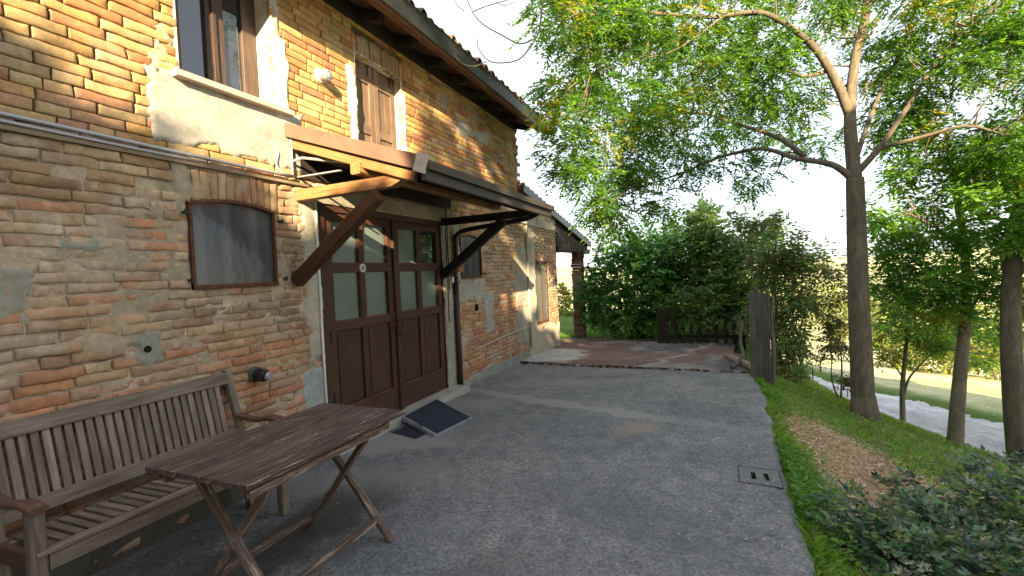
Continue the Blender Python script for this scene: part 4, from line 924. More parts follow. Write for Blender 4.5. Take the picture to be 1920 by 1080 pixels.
# ------------------------------------------------------------------ FOLIAGE
def leaves(P, A_, B_, L, Wd, fold, tint):
    """rhombic leaves: base P, axis A_, side B_ (unit), arrays"""
    n = len(P); L = L[:, None]; Wd = Wd[:, None]
    Nn = np.cross(A_, B_)
    v = np.stack([P, P + A_ * L * .45 + B_ * Wd * .5 + Nn * Wd * fold, P + A_ * L, P + A_ * L * .45 - B_ * Wd * .5 + Nn * Wd * fold], 1).reshape(-1, 3)
    f = np.arange(4 * n).reshape(n, 4); return v, f, tint
def unit(v): return v / (np.linalg.norm(v, axis=-1, keepdims=True) + 1e-9)
def pal(cols, n, rng, jit=.18):
    c = np.array(cols)[rng.integers(0, len(cols), n)]; return c * rng.uniform(1 - jit, 1 + jit, (n, 1))
def sprays(C, Rr, cnt, rng, cols, nl=9, ll=.085, lw=.034, rl=.26, droop=.5, flat=.55, yellow=.0, ycol=(.22, .22, .03), shell=.45):
    """compound leaves scattered in blobs C with radii Rr; returns v,f,t"""
    out = []; CK = []; kb = 0
    for c, r, k in zip(C, Rr, cnt):
        c = np.array(c); r = np.array(r) * np.ones(3)
        d = unit(rng.normal(size=(k, 3))); rad = rng.uniform(0, 1, k) ** shell
        # break the blob into sub-clumps so that gaps remain
        m = max(3, k // 20); cl = unit(rng.normal(size=(m, 3))) * (rng.uniform(.2, 1, (m, 1)) ** .6)
        idx = rng.integers(0, m, k); loc = cl[idx] * .85 + d * rad[:, None] * .33
        O = c + loc * r; CK.append(idx + kb); kb += m
        out.append((O, unit(loc * np.array([1, 1, .35]) + d * .6 + np.array([0, 0, -droop]))))
    O = np.concatenate([o[0] for o in out]); D = np.concatenate([o[1] for o in out]); n = len(O)
    side = unit(np.cross(D, np.array([0, 0, 1.])) + rng.normal(size=(n, 3)) * .15)
    base = pal(cols, n, rng, .12); ck = np.concatenate(CK); ncl = ck.max() + 1
    cf = rng.uniform(.72, 1.32, (ncl, 1))[ck] * np.array([1, 1, 1]); base = base * cf
    yl = (rng.random(ncl) < yellow)[ck]; base[yl] = np.array(ycol) * rng.uniform(.8, 1.25, (yl.sum(), 1)) * np.array([1, 1, 1])
    ln = rl * rng.uniform(.7, 1.25, n)
    Vs = []; Ts = []
    pairs = (nl - 1) // 2
    for j in range(nl):
        if j == nl - 1: f = 1.0; s = 0
        else: f = .3 + .7 * (j // 2) / pairs; s = 1 if j % 2 else -1
        p = O + D * (ln * f)[:, None] + np.array([0, 0, -1.]) * (ln * f * f * .25)[:, None]
        a = unit(D * (.55 if s else 1) + side * s * .9 + np.array([0, 0, -.25 * droop]) + rng.normal(size=(n, 3)) * .16)
        b = unit(np.cross(a, np.array([0, 0, 1.]) + rng.normal(size=(n, 3)) * .45))
        v, f_, _ = leaves(p, a, b, ll * rng.uniform(.75, 1.2, n), lw * rng.uniform(.8, 1.2, n), .12, None)
        Vs.append(v); Ts.append(base * rng.uniform(.88, 1.12, (n, 1)))
    V = np.concatenate(Vs); T = np.concatenate(Ts); return V, np.arange(len(V)).reshape(-1, 4), T
def leafobj(name, parts, m, parent=None, label=None):
    V = []; Fc = []; T = []; b = 0
    for v, f, t in parts: V.append(v); Fc.append(f + b); T.append(t); b += len(v)
    o = mk(name, np.concatenate(V), np.concatenate(Fc), m, uniform=True, tint=np.concatenate(T))
    if parent is not None: keep(o, parent)
    if label: o['label'] = label
    return o
def wob(P, a, rng):
    P = [np.array(p, float) for p in P]; return [P[0]] + [p + rng.normal(size=3) * a for p in P[1:]]
def limb(mb, pts, r0, r1, n=8, k=5, j=.0, rng=RNG):
    P = catm(wob(pts, j, rng), k); m_ = len(P); mb.tube(P, [r0 + (r1 - r0) * (i / (m_ - 1)) ** .8 for i in range(m_)], n)
    return P
def twigs(mb, src, targets, r=.012, rng=RNG, sag=.12):
    S = np.array(src)
    for t in targets:
        t = np.array(t); s = S[np.argmin(np.linalg.norm(S - t, axis=1) + rng.uniform(0, .25, len(S)))]
        m_ = (s + t) / 2 + rng.normal(size=3) * .1 + np.array([0, 0, sag]); L = np.linalg.norm(t - s)
        P = catm([s, m_, t], 4); rr = r * (1 + L * .55); mb.tube(P, [rr + (.004 - rr) * i / (len(P) - 1) for i in range(len(P))], 5)

GRN = [(.075, .17, .022), (.10, .21, .025), (.055, .14, .03), (.13, .24, .025), (.065, .155, .045), (.09, .19, .035)]
YGR0 = [(.15, .22, .03), (.20, .24, .035)]
# ---- main big tree
def base_on(px, py, d):
    p = at(px, py, d); p[2] = float(terr(p[0], p[1])) - .06; return p
rng = np.random.default_rng(5)
b0 = base_on(1620, 785, 6.8)
T1 = Thing('tall_tree', b0, 'tallest tree on the bank, thick trunk forking into pale limbs, wide feathery crown', 'tree')
mb = MB(); src = []
tr = limb(mb, [b0, at(1616, 700, 6.8), at(1610, 560, 6.8), at(1606, 430, 6.85), at(1603, 335, 6.9)], .155, .112, 14, 6)
mb.tube([b0 + [0, 0, -.1], b0 + [0, 0, .12], b0 + [0, 0, .35]], [.225, .18, .145], 14)
for pts, r0, r1 in (([at(1603, 340, 6.9), at(1597, 250, 6.95), at(1594, 190, 7), at(1606, 110, 7.1), at(1618, 0, 7.2), at(1612, -150, 7.4), at(1600, -330, 7.5)], .10, .035),
                    ([at(1594, 215, 6.98), at(1570, 150, 6.9), at(1530, 95, 6.8), at(1490, 50, 6.6), at(1430, 25, 6.5), at(1360, 28, 6.3)], .075, .024),
                    ([at(1606, 325, 6.9), at(1650, 275, 6.8), at(1700, 210, 6.7), at(1745, 145, 6.6), at(1800, 70, 6.4), at(1860, 10, 6.2)], .05, .014),
                    ([at(1598, 335, 6.9), at(1560, 312, 6.95), at(1500, 292, 7.1), at(1430, 285, 7.3), at(1350, 295, 7.5), at(1280, 320, 7.5), at(1200, 350, 7.3)], .058, .010),
                    ([at(1510, 294, 7.1), at(1460, 262, 7.2), at(1390, 235, 7.4), at(1300, 215, 7.5), at(1210, 230, 7.3)], .045, .012),
                    ([at(1560, 130, 6.9), at(1500, 140, 7), at(1450, 110, 7.2), at(1380, 100, 7.4)], .035, .012),
                    ([at(1430, 22, 6.5), at(1330, 30, 6.5), at(1230, 20, 6.4), at(1120, 30, 6.3), at(1040, 20, 6.0)], .035, .012),
                    ([at(1604, 300, 6.9), at(1640, 200, 7.1), at(1690, 90, 7.3), at(1720, -20, 7.4)], .038, .014),
                    ([at(1360, 28, 6.3), at(1260, 90, 6.5), at(1190, 110, 6.6), at(1110, 140, 6.5)], .012, .005),
                    ([at(1640, 280, 6.85), at(1720, 260, 6.6), at(1800, 240, 6.3), at(1880, 250, 6.1)], .035, .012),
                    ([at(1612, -60, 7.3), at(1500, -120, 7), at(1350, -140, 6.6), at(1200, -120, 6.3), at(1080, -60, 6)], .05, .015)):
    src += limb(mb, pts, r0, r1, 8, 5, .03, rng)
blobs = [(1060, 30, 6.2, 62), (1120, 70, 6.5, 75), (1180, 20, 6.8, 80), (1085, 150, 6.4, 62), (1065, 225, 6.5, 45), (1160, 140, 7, 80), (1240, 70, 7, 80), (1065, 285, 6.6, 48), (1135, 235, 7, 80), (1210, 210, 7.4, 80),
         (1095, 340, 6.8, 48), (1150, 320, 7.2, 70), (1112, 388, 7, 40), (1155, 390, 7.2, 48), (1230, 300, 7.5, 75), (1255, 370, 7.4, 40), (1300, 150, 7.5, 85), (1330, 50, 7.2, 80), (1385, 130, 7.6, 75), (1320, 235, 7.8, 75), (1400, 215, 8, 70),
         (1350, 315, 7.6, 42), (1425, 325, 8, 38), (1480, 150, 7.5, 65), (1440, 60, 7, 60), (1530, 30, 7, 55), (1500, 220, 8, 65), (1650, 130, 7.5, 50), (1545, 270, 8, 38), (1660, 40, 7, 60), (1700, 120, 7.2, 50), (1760, 40, 6.8, 60),
         (1665, 225, 7.4, 55), (1730, 200, 7, 60), (1790, 130, 6.5, 60), (1850, 80, 6.4, 60), (1890, 170, 6.2, 55), (1890, 20, 6, 60), (1760, 280, 7, 60), (1840, 240, 6.5, 60), (1910, 260, 6, 50),
         (1200, -90, 6.6, 110), (1400, -90, 7, 110), (1600, -90, 7.2, 120), (1800, -90, 6.8, 120), (1500, -220, 7.2, 150), (1700, -220, 7, 140), (1060, -70, 6.2, 80), (2000, 50, 6.4, 110), (2000, 250, 6.4, 90)]
C = [at(a, b, c) for a, b, c, r in blobs]; Rr = [(r / F * c * 1.15, r / F * c * 1.5, r / F * c * .80) for a, b, c, r in blobs]
cnt = [int(r * r * .039) + 35 for a, b, c, r in blobs]
tg = []
for c, r in zip(C, Rr):
    for k in range(4): tg.append(np.array(c) + np.array(r) * unit(rng.normal(size=3)) * .7)
twigs(mb, src, tg, .010, rng)
T1.part(mb, 'trunk', M_BARK, smooth=True)
leafobj('crown', [sprays(C, Rr, cnt, rng, GRN, 11, .085, .030, .27, .32, yellow=.05, ycol=(.30, .29, .04))], M_LEAF, T1.o)
# bare hanging twigs at the top, on a branch of the same tree
mb = MB()
def tw(pts, r0, r1): limb(mb, [at(*p) for p in pts], r0, r1, 5, 5)
tw([(1030, -60, 5.4), (1018, 0, 5.3), (1012, 50, 5.2), (1003, 75, 5.2), (975, 110, 5.15), (940, 118, 5.1), (915, 113, 5.1), (897, 90, 5.1), (896, 72, 5.1)], .013, .004)
tw([(1003, 72, 5.2), (975, 82, 5.2), (945, 68, 5.15), (905, 45, 5.1), (885, 20, 5.1), (870, -20, 5.1)], .009, .005)
tw([(912, 115, 5.1), (890, 124, 5.1), (865, 118, 5.05), (848, 98, 5.05)], .006, .003)
tw([(885, 23, 5.1), (905, 14, 5.1), (930, 6, 5.1), (960, -4, 5.1), (990, -30, 5.2)], .006, .004)
tw([(870, 20, 5.1), (856, 8, 5.1), (848, -12, 5.1)], .005, .003); tw([(930, 4, 5.1), (945, 11, 5.1), (970, 2, 5.1)], .004, .003)
tw([(1017, 25, 5.25), (1030, 33, 5.2), (1045, 30, 5.2)], .005, .002); tw([(1010, 28, 5.2), (995, 20, 5.2), (990, 8, 5.2)], .005, .002)
T1.part(mb, 'bare_twig', M_BARK2, smooth=True)

# ---- slimmer trees on the bank
def slim_tree(name, label, trunk, r0, r1, limbs, bl, seed, cols=GRN, bark=M_BARK2, kw={}, base=None, dens=.055, grp=None):
    rng = np.random.default_rng(seed); P = [at(*p) for p in trunk]
    P[0][2] = float(terr(P[0][0], P[0][1])) - .08
    t = Thing(name, P[0], label, 'tree', grp); mb = MB(); src = limb(mb, P, r0, r1, 10, 5, .0, rng)[8:]
    for l, a, b in limbs: src += limb(mb, [at(*p) for p in l], a, b, 6, 5, .01, rng)
    C = [at(a, b, c) for a, b, c, r in bl]; Rr = [(r / F * c, r / F * c * 1.3, r / F * c * .62) for a, b, c, r in bl]
    tg = [np.array(c) + np.array(r) * unit(rng.normal(size=3)) * .6 for c, r in zip(C, Rr) for _ in range(4)]
    twigs(mb, src, tg, .006, rng, .05); t.part(mb, 'trunk', bark, smooth=True)
    K = dict(nl=7, ll=.085, lw=.042, rl=.2, droop=.15, yellow=.05); K.update(kw)
    leafobj('crown', [sprays(C, Rr, [int(r * r * dens) + 20 for a, b, c, r in bl], rng, cols, **K)], M_LEAF, t.o); return t
MAP = [(.12, .26, .04), (.15, .30, .045), (.10, .22, .05), (.18, .32, .05)]
slim_tree('slim_tree', 'slim tree leaning slightly right with grey trunk between the tall tree and the right edge', [(1790, 835, 7.0), (1797, 740, 7.0), (1806, 640, 7.0), (1812, 560, 7.05), (1808, 460, 7.1), (1790, 350, 7.2), (1775, 250, 7.3)], .105, .03,
          [([(1812, 590, 7.05), (1845, 545, 7), (1880, 500, 6.9)], .03, .008), ([(1808, 480, 7.1), (1760, 430, 7), (1710, 400, 6.9)], .03, .008), ([(1810, 520, 7.1), (1740, 500, 7.3), (1690, 520, 7.4)], .025, .006)],
          [(1655, 400, 7.0, 38), (1650, 460, 7.4, 35), (1640, 520, 7.6, 28), (1900, 500, 7.2, 40), (1700, 250, 7.3, 45), (1820, 300, 7.2, 45), (1700, 330, 7.2, 50), (1760, 370, 7.1, 55), (1830, 350, 7, 55), (1690, 420, 7.2, 50), (1745, 450, 7.1, 55), (1810, 430, 7, 50), (1860, 450, 6.9, 50), (1670, 490, 7.2, 45), (1730, 520, 7.1, 60), (1800, 520, 7, 55), (1860, 540, 6.9, 50), (1690, 560, 7.3, 55), (1755, 580, 7.3, 50), (1850, 620, 7.2, 38)], 12, MAP)
slim_tree('edge_tree', 'dark thick trunk leaning right at the right edge of the picture', [(1915, 880, 6.3), (1903, 760, 6.3), (1896, 640, 6.3), (1897, 520, 6.3), (1907, 430, 6.35), (1920, 330, 6.4), (1935, 200, 6.5)], .135, .07,
          [([(1905, 450, 6.35), (1880, 420, 6.3), (1850, 400, 6.2)], .04, .01), ([(1915, 360, 6.4), (1880, 300, 6.3), (1830, 280, 6.2)], .04, .01)],
          [(1860, 330, 6.3, 50), (1900, 300, 6.4, 55), (1870, 400, 6.2, 50), (1910, 440, 6.2, 45), (1960, 350, 6.3, 80), (1990, 480, 6.3, 80), (1905, 560, 6.6, 30)], 13, MAP, M_BARK)
slim_tree('young_tree', 'young forked tree beside the gravel track, thinnest trunk of the bank', [(1693, 780, 9.3), (1692, 730, 9.3), (1697, 670, 9.3), (1702, 600, 9.3), (1700, 540, 9.4)], .055, .018,
          [([(1694, 745, 9.3), (1705, 710, 9.2), (1730, 680, 9.1), (1760, 655, 9.0)], .03, .01), ([(1694, 710, 9.3), (1675, 685, 9.4), (1645, 670, 9.5)], .02, .008)],
          [(1655, 610, 9.4, 40), (1700, 620, 9.3, 45), (1745, 635, 9.1, 40), (1680, 570, 9.4, 45), (1730, 590, 9.2, 40), (1665, 655, 9.5, 28), (1770, 640, 9.0, 30), (1790, 600, 9.2, 40), (1850, 620, 9.2, 42), (1660, 540, 9.6, 40), (1720, 530, 9.6, 45), (1840, 670, 9, 26)], 14, MAP + [(.12, .15, .04)])

# ---- shrubs at the end of the yard
def shrub(name, label, bl, seed, cols, kw, stems, grp='shrubs behind the terrace', dens=.15, cat='shrub', m=M_LEAF):
    rng = np.random.default_rng(seed); C = [at(a, b, c) for a, b, c, r in bl]; cx0 = sum(C) / len(C); z0 = float(terr(cx0[0], cx0[1]))
    t = Thing(name, (cx0[0], cx0[1], z0), label, cat, grp); mb = MB(); root = np.array([cx0[0], cx0[1], z0 - .05])
    for k in range(stems):
        c = C[rng.integers(0, len(C))]; rt = root + np.array([rng.normal() * .18, rng.normal() * .18, 0])
        limb(mb, [rt, rt * .5 + c * .5 + rng.normal(size=3) * .1, c + rng.normal(size=3) * .15], .022, .005, 5, 4, .0, rng)
    t.part(mb, 'stems', M_BARK2, smooth=True)
    Rr = [(r / F * c * 1.15,) * 3 for a, b, c, r in bl]
    leafobj('foliage', [sprays(C, Rr, [int(r * r * dens) + 30 for a, b, c, r in bl], rng, cols, **kw)], m, t.o); return t
HZ = [(.12, .27, .09), (.15, .31, .095), (.095, .22, .08), (.17, .33, .09)]
DKG = [(.13, .22, .075), (.17, .25, .075), (.10, .18, .07), (.20, .28, .08)]
kwS = dict(nl=5, ll=.12, lw=.075, rl=.16, droop=.2, shell=.35)
shrub('large_shrub', 'broad bright green shrub beside the porch pillar', [(1125, 520, 11.5, 42), (1165, 475, 11.6, 45), (1215, 455, 11.6, 48), (1150, 565, 11.3, 42), (1205, 530, 11.2, 55), (1255, 500, 11.2, 55), (1190, 590, 11, 36), (1125, 585, 11.5, 36), (1230, 585, 11, 42), (1270, 440, 11.5, 40), (1170, 600, 11.3, 28), (1250, 540, 11.6, 50), (1110, 550, 11.8, 35)], 21, HZ, kwS, 16)
shrub('dark_shrub', 'dark green arching shrub over the picket fence, between the bright shrub and the grey panel', [(1300, 440, 11, 48), (1350, 470, 10.6, 55), (1300, 510, 10.9, 50), (1350, 545, 10.5, 48), (1400, 450, 10.3, 50), (1390, 510, 10, 48), (1330, 410, 11, 35), (1270, 565, 11.4, 40), (1400, 560, 10, 36), (1330, 570, 9.9, 34), (1280, 575, 10.1, 30), (1375, 560, 9.8, 30), (1310, 590, 12.2, 50), (1370, 590, 12.2, 50), (1420, 600, 11, 42), (1340, 500, 11.6, 60), (1250, 600, 11.8, 30)], 22, DKG, dict(kwS, ll=.11, lw=.06), 14)
shrub('olive_shrub', 'tall olive green shrub with drooping reddish sprays just behind the grey panel', [(1430, 470, 8.8, 45), (1470, 450, 8.7, 40), (1500, 490, 8.6, 45), (1450, 530, 8.6, 42), (1510, 545, 8.5, 42), (1480, 590, 8.4, 42), (1530, 490, 8.8, 34), (1470, 640, 8.2, 36), (1440, 590, 9, 42), (1465, 680, 8, 28), (1500, 640, 8.4, 22), (1445, 410, 8.9, 22), (1400, 420, 9.2, 26)], 23, DKG + [(.17, .13, .07), (.17, .15, .06)], dict(kwS, ll=.09, lw=.045, droop=.45), 22, dens=.10)
# drooping sprays right of the shrub
shrub('hanging_branch_shrub', 'thin airy shrub with small yellow-green leaves left of the thick trunk, above the grass bank', [(1540, 600, 8.6, 28), (1570, 560, 8.8, 30), (1545, 660, 8.6, 24), (1575, 640, 8.8, 24), (1560, 500, 9, 22), (1580, 700, 8.8, 14)], 24, [(.10, .12, .035), (.08, .12, .03), (.13, .10, .05)], dict(kwS, ll=.08, lw=.035, droop=.5), 3, dens=.09)
# sunny bushes far off
SUNB = [(.22, .25, .05), (.28, .28, .07), (.18, .22, .05)]
shrub('sunlit_bush', 'yellow-green sunlit bush seen past the porch pillar on its left', [(1055, 575, 19, 20), (1040, 560, 19, 22), (1075, 590, 18.5, 15), (1020, 580, 19, 25)], 25, SUNB, dict(kwS, ll=.2, lw=.1), 6, 'bushes below the lawn', .08)
for i, (px, py, d, r) in enumerate([(1600, 590, 30, 60), (1680, 610, 26, 60), (1760, 640, 22, 60), (1520, 560, 36, 50), (1870, 630, 20, 70)]):
    shrub('field_bush', ['pale sunlit bush far behind the thick trunk', 'pale sunlit bush across the track behind the young tree', 'sunny bush beyond the track left of the slim tree', 'distant pale bush left of the thick trunk', 'sunny bush beyond the track right of the slim tree'][i],
          [(px, py, d, r), (px + r, py + 10, d, r * .7), (px - r, py + 8, d + .5, r * .7)], 40 + i, SUNB + [(.16, .22, .07)], dict(kwS, ll=.22, lw=.12, rl=.35), 6, 'bushes across the field', .09)

# ---- foreground shrub, lower right
rng = np.random.default_rng(31)
fb = [(1500, 1050, 2.75, 28), (1530, 1010, 2.8, 34), (1730, 920, 3.3, 34), (1555, 1030, 2.7, 50), (1620, 1000, 2.8, 60), (1700, 970, 2.9, 70), (1780, 945, 3.1, 62), (1860, 920, 3.3, 62), (1660, 1060, 2.55, 70), (1760, 1040, 2.6, 80), (1860, 1010, 2.8, 85), (1940, 960, 3.0, 80), (1720, 1120, 2.4, 80), (1850, 1110, 2.5, 90), (1600, 1090, 2.5, 45), (1960, 1080, 2.6, 90)]
C = [at(a, b, c) for a, b, c, r in fb]; ct = sum(C) / len(C)
FS = Thing('glossy_shrub', (ct[0], ct[1], float(terr(ct[0], ct[1]))), 'low glossy dark-leaved shrub with pale flower clusters in the near right corner', 'shrub')
mb = MB(); root = np.array([ct[0], ct[1], float(terr(ct[0], ct[1])) - .05])
for k in range(46):
    c = C[rng.integers(0, len(C))]; rt = root + np.array([rng.normal() * .3, rng.normal() * .3, 0]); limb(mb, [rt, rt * .4 + c * .6 + rng.normal(size=3) * .06, c + rng.normal(size=3) * .12], .007, .0025, 5, 4)
FS.part(mb, 'stems', M_BARK2, smooth=True)
Rr = [(r / F * c * 1.25,) * 3 for a, b, c, r in fb]
GL = [(.05, .12, .05), (.07, .15, .055), (.05, .10, .07), (.10, .18, .055), (.17, .22, .06), (.12, .155, .10), (.03, .06, .035)]
leafobj('foliage', [sprays(C, Rr, [int(r * 1.35) + 30 for a, b, c, r in fb], rng, GL, nl=9, ll=.046, lw=.025, rl=.12, droop=.1, shell=.5)], M_LEAFG, FS.o)
leafobj('flower_clusters', [sprays(C, [np.array(r) * 1.05 for r in Rr], [int(r * .42) + 8 for a, b, c, r in fb], rng, [(.48, .42, .32), (.56, .5, .4), (.36, .30, .2), (.30, .32, .18)], nl=9, ll=.022, lw=.008, rl=.045, droop=-.3, shell=.5)], M_LEAFD, FS.o)

# ---- grass on the bank, weeds and straw
def blades(N_, region, hmean, cols, rng, wd=.006, lean=.5):
    x, y = region(N_, rng); z = terr(x, y); n = len(x)
    a = rng.uniform(0, 2 * np.pi, n); h = hmean * rng.uniform(.5, 1.5, n) * (.55 + fbm(x * 2.2, y * 2.2, 91))
    dx = np.stack([np.cos(a), np.sin(a), 0 * a], 1); ln = unit(rng.normal(size=(n, 3)) * lean * np.array([1, 1, 0]) + np.array([0, 0, 1.]))
    P = np.stack([x, y, z - .005], 1); w2 = wd * rng.uniform(.6, 1.4, n)[:, None]
    mid = P + ln * (h * .55)[:, None]; tip = P + ln * h[:, None] + dx * 0 + unit(ln * np.array([1, 1, 0]) + 1e-6) * (h * .35)[:, None]
    sd = unit(np.cross(ln, dx)); v = np.stack([P - sd * w2, P + sd * w2, mid + sd * w2 * .8, tip], 1).reshape(-1, 3)
    c = pal(cols, n, rng, .25); return v, np.arange(4 * n).reshape(n, 4), c
def reg(n, rng):
    y = 2.0 + (rng.random(int(n * 1.5)) ** 1.7) * 15; s = rng.random(len(y)) ** .9; x = xe(y) + .01 + s * (toe(y) - xe(y) + .1)
    keep_ = rng.random(len(y)) > straw_mask(x, y) * .93; dens = fbm(x * 1.6 + 5, y * 1.6, 92); keep_ &= rng.random(len(y)) < sst(.32, .56, dens) * .92 + .08
    return x[keep_][:n], y[keep_][:n]
def reg_edge(n, rng):
    y = 1.5 + rng.random(n) ** 1.3 * 6; return xe(y) + .015 + np.abs(rng.normal(0, .07, n)), y
def reg_lawn(n, rng):
    return rng.uniform(-3.6, 1.2, n), 11.35 + rng.random(n) ** 1.5 * 6
rng = np.random.default_rng(33)
GC = [(.11, .25, .035), (.15, .31, .045), (.10, .21, .04), (.19, .33, .05), (.22, .26, .08), (.30, .26, .13)]
v1_, f1_, t1_ = blades(95000, reg, .052, GC, rng, .0034, .7); v2_, f2_, t2_ = blades(11000, reg_edge, .045, [(.10, .22, .03), (.14, .28, .04), (.18, .27, .06)], rng, .0032, .8); v3_, f3_, t3_ = blades(14000, reg_lawn, .09, [(.08, .16, .03), (.1, .19, .035)], rng, .009, .6)
tag(leafobj('bank_grass', [(v1_, f1_, t1_), (v2_, f2_, t2_)], M_LEAF), 'green grass covering the sloping bank and the edge of the yard', 'grass', kind='stuff')
tag(leafobj('lawn_grass', [(v3_, f3_, t3_)], M_LEAF), 'short lawn behind the terrace and porch pillar', 'grass', kind='stuff')
# broad-leaved weeds in clumps along the slab edge
n = 9000; y = 1.6 + rng.random(n) ** 1.2 * 7; x = xe(y) + .02 + np.abs(rng.normal(0, .13, n)); sel = fbm(x * 2.6, y * 2.6, 95) > .47; x, y = x[sel], y[sel]; n = len(x)
hh = rng.uniform(.01, .085, n) * sst(.47, .62, fbm(x * 2.6, y * 2.6, 95)) + .01; P = np.stack([x, y, terr(x, y) + hh], 1)
A_ = unit(np.concatenate([rng.normal(size=(n, 2)), rng.uniform(-.2, .5, (n, 1))], 1)); B_ = unit(np.cross(A_, np.array([0, 0, 1.]) + rng.normal(size=(n, 3)) * .3))
tag(leafobj('edge_weeds', [leaves(P, A_, B_, rng.uniform(.02, .05, n), rng.uniform(.012, .026, n), .1, pal([(.11, .25, .03), (.15, .31, .045), (.09, .19, .035)], n, rng))], M_LEAF), 'low leafy weeds growing along the broken yard edge', 'weeds', kind='stuff')
n = 26000; x = STRAW_C[0] + rng.normal(0, .65, n); y = STRAW_C[1] + rng.normal(0, 1.0, n); sel = (rng.random(n) < straw_mask(x, y) + .04) & (x > xe(y) + .03); x, y = x[sel], y[sel]; n = len(x)
P = np.stack([x, y, terr(x, y) + rng.uniform(.002, .03, n)], 1); A_ = unit(np.concatenate([rng.normal(size=(n, 2)), rng.uniform(-.35, .35, (n, 1))], 1)); B_ = unit(np.cross(A_, np.array([0, 0, 1.]) + rng.normal(size=(n, 3)) * .4))
tag(leafobj('straw_litter', [leaves(P, A_, B_, rng.uniform(.02, .07, n), rng.uniform(.004, .016, n), .1, pal([(.50, .37, .24), (.60, .46, .31), (.40, .27, .16), (.54, .42, .30), (.30, .21, .14)], n, rng))], M_LEAFD), 'dry tan straw and dead leaves in a bare patch on the bank', 'litter', kind='stuff')
n = 800; x = np.where(rng.random(n) < .45, .38 - np.abs(rng.normal(0, .18, n)), rng.uniform(-2.9, .4, n)); y = rng.uniform(1.2, 10.5, n); zt = zg(y) + .018 + .02 * (y > 7.4)
P = np.stack([x, y, zt], 1); A_ = unit(np.concatenate([rng.normal(size=(n, 2)), rng.uniform(-.1, .2, (n, 1))], 1)); B_ = unit(np.cross(A_, np.array([0, 0, 1.])))
tag(leafobj('fallen_leaves', [leaves(P, A_, B_, rng.uniform(.01, .03, n), rng.uniform(.005, .014, n), .1, pal([(.3, .2, .1), (.4, .33, .2), (.2, .12, .07), (.45, .42, .35)], n, rng))], M_LEAFD), 'small dry leaves and bits scattered over the yard', 'litter', kind='stuff')

# ------------------------------------------------------------------ FENCE, PANEL, LOG, POSTS
zf = float(zg(10.4))
FN = Thing('picket_fence', (-.1, 10.5, zf), 'low dark wooden picket fence behind the terrace under the dark shrub', 'fence')
x = -.72
while x < .62:
    mb = MB(); mb.beam((x, 10.52, zf - .1), (x + random.uniform(-.01, .01), 10.50, zf + random.uniform(.66, .74)), .035, .07, (0, 1, 0) if False else (1, 0, 0)); FN.part(mb, 'picket', M_DARKW); x += .165
mb = MB(); mb.beam((-.85, 10.56, zf + .16), (.7, 10.56, zf + .16), .03, .06, (0, 0, 1)); FN.part(mb, 'rail', M_DARKW); mb = MB(); mb.beam((-.85, 10.56, zf + .55), (.7, 10.56, zf + .55), .03, .06, (0, 0, 1)); FN.part(mb, 'rail', M_DARKW)
mb = MB(); mb.beam((-.95, 10.5, zf - .1), (-.95, 10.5, zf + .75), .12, .24, (1, 0, 0)); FN.part(mb, 'end_post', M_DARKW)
PN = Thing('grey_panel', (.6, 7.05, zg(7)), 'tall grey weathered board panel standing upright at the right end of the terrace', 'panel')
mb = MB(); pa = at(1408, 708, 6.45); pb = at(1446, 716, 6.25)
for i in range(3):
    f0 = i / 3 + .002; f1 = (i + 1) / 3 - .002; a = pa * (1 - f0) + pb * f0; b = pa * (1 - f1) + pb * f1; z0 = -.12
    c = (a + b) / 2; c[2] = z0; e = c.copy(); e[2] = 1.09 - .012 * i; wv = (b - a) * np.array([1, 1, 0]); wl = np.linalg.norm(wv)
    mb.beam(c, e, .022, wl, tuple(wv / wl), seg=3)
PN.part(mb, 'boards', M_OLDW); mb = MB(); c = (pa + pb) / 2
for zz_ in (.2, .85): mb.beam((pa[0], pa[1] + .03, zz_), (pb[0], pb[1] + .03, zz_), .03, .06, (0, 0, 1))
PN.part(mb, 'batten', M_OLDW)
p = at(1450, 712, 6.3); mb = MB(); limb(mb, [(p[0], p[1], -.15), (p[0] + .01, p[1], .35), (p[0] - .01, p[1] + .01, .72), (p[0] + .02, p[1], 1.02)], .032, .022, 8)
tag(mb.build('stake', M_OLDW), 'thin round stake standing right beside the grey panel', 'stake')
mb = MB(); p0 = at(1392, 668, 7.2); limb(mb, [at(1372, 690, 6.9), p0, at(1388, 640, 7.3), at(1390, 600, 7.3)], .035, .022, 8)
tag(mb.build('crooked_branch', M_OLDW), 'pale crooked branch propped upright left of the grey panel', 'branch')
a, b = at(1362, 664, 7.9), at(1428, 708, 6.45); a[2] = float(zg(a[1])) + .05; b[2] = float(zg(b[1])) + .045
mb = MB(); limb(mb, [a, a * .6 + b * .4 + [0, 0, .01], b], .055, .06, 10)
tag(mb.build('log', mat_wood('bare_log', [(.16, .12, .085), (.27, .21, .16), (.38, .31, .24)], sc=5, rough=.9), smooth=True), 'bare pale log lying along the right end of the terrace', 'log')
# wire fence posts lower down by the track
for i, (px, py, d) in enumerate([(1524, 702, 11.5), (1600, 760, 10)]):
    p = at(px, py, d); z = float(terr(p[0], p[1])); mb = MB(); mb.tube([(p[0], p[1], z - .1), (p[0], p[1], z + .45)], .012, 6); 
    if i == 0: tag(mb.build('fence_stake', M_BLACK), 'small thin dark stake in the grass beside the track, left of the thick trunk', 'stake')

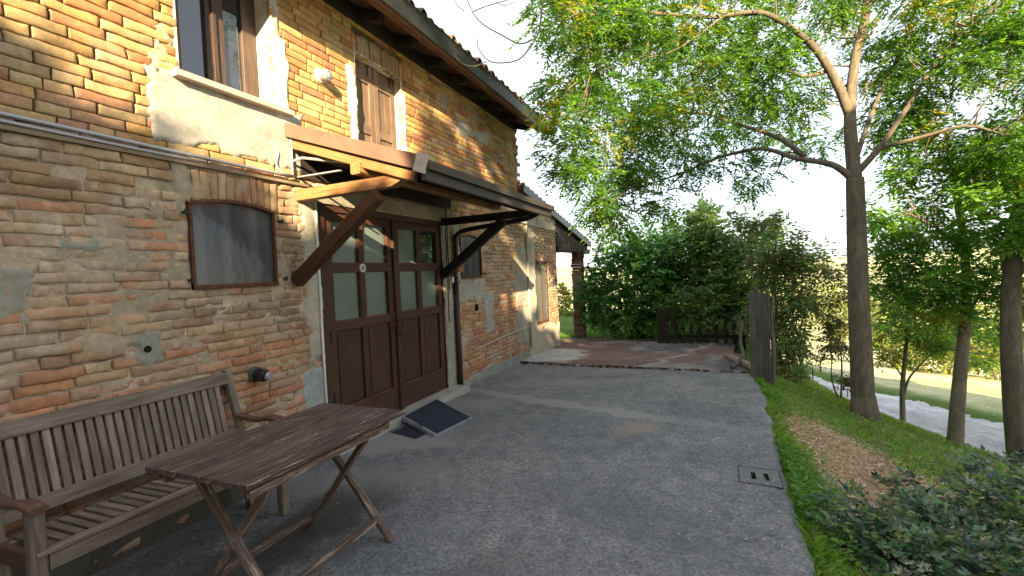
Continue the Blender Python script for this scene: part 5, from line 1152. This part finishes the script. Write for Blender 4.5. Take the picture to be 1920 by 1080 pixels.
# ------------------------------------------------------------------ trees behind the viewer: they shade the yard
u = np.array([-1, 2.1, 0]) / math.hypot(1, 2.1); vv_ = np.array([2.1, 1, 0]) / math.hypot(1, 2.1)
def caster(name, label, t0, t1, top, s0, seed, n, thick=1.2, size=.34, dens=1.0, bottom=0.0):
    rng = np.random.default_rng(seed); c0 = u * s0 + vv_ * (t0 + t1) / 2
    t = Thing(name, (c0[0], c0[1], float(terr(c0[0], c0[1]))), label, 'tree', 'trees behind the viewer')
    tt = rng.uniform(t0, t1, n); zt = top + (fbm(tt * 1.3, tt * 0 + seed, 7) - .5) * .5 + (fbm(tt * 5, tt * 0 + seed, 8) - .5) * .25
    hz = bottom + (zt - bottom) * rng.random(n) ** .85; ss = s0 + rng.uniform(-thick, thick, n)
    P = u * ss[:, None] + vv_ * tt[:, None]; P[:, 2] = hz
    A_ = unit(rng.normal(size=(n, 3))); B_ = unit(np.cross(A_, rng.normal(size=(n, 3))))
    leafobj('crown', [leaves(P, A_, B_, size * rng.uniform(.7, 1.3, n), size * .7 * rng.uniform(.7, 1.3, n), .1, pal(GRN, n, rng))], M_LEAF, t.o)
    mb = MB(); z0 = float(terr(c0[0], c0[1])); limb(mb, [(c0[0], c0[1], z0 - .1), (c0[0], c0[1], z0 + 2), (c0[0] + .2, c0[1], top * .8)], .22, .08, 8); t.part(mb, 'trunk', M_BARK, smooth=True)
caster('hedgerow_tree', 'dense hedgerow tree behind the viewer, nearest the house', -7, -1, 5.75, -8.0, 51, 10000, size=.42)
caster('hedgerow_tree', 'dense hedgerow tree behind the viewer, in the middle', -1.2, 2.2, 5.85, -8.0, 52, 7000, size=.42)
caster('hedgerow_tree', 'tallest hedgerow tree behind the viewer, level with the yard edge', 2.1, 5.7, 8.3, -8.0, 56, 9500, size=.42)
caster('hedgerow_tree', 'dense hedgerow tree behind the viewer, down the bank', 5.6, 13.0, 6.5, -8.0, 53, 10000, size=.45)

caster('poplar_tree', 'thin airy treetop rising above the hedgerow behind the viewer', -.7, 1.0, 9.3, -8.4, 55, 420, thick=.7, size=.34, bottom=7.3)

print('objects', len(bpy.data.objects), 'faces', sum(len(m.polygons) for m in bpy.data.meshes))
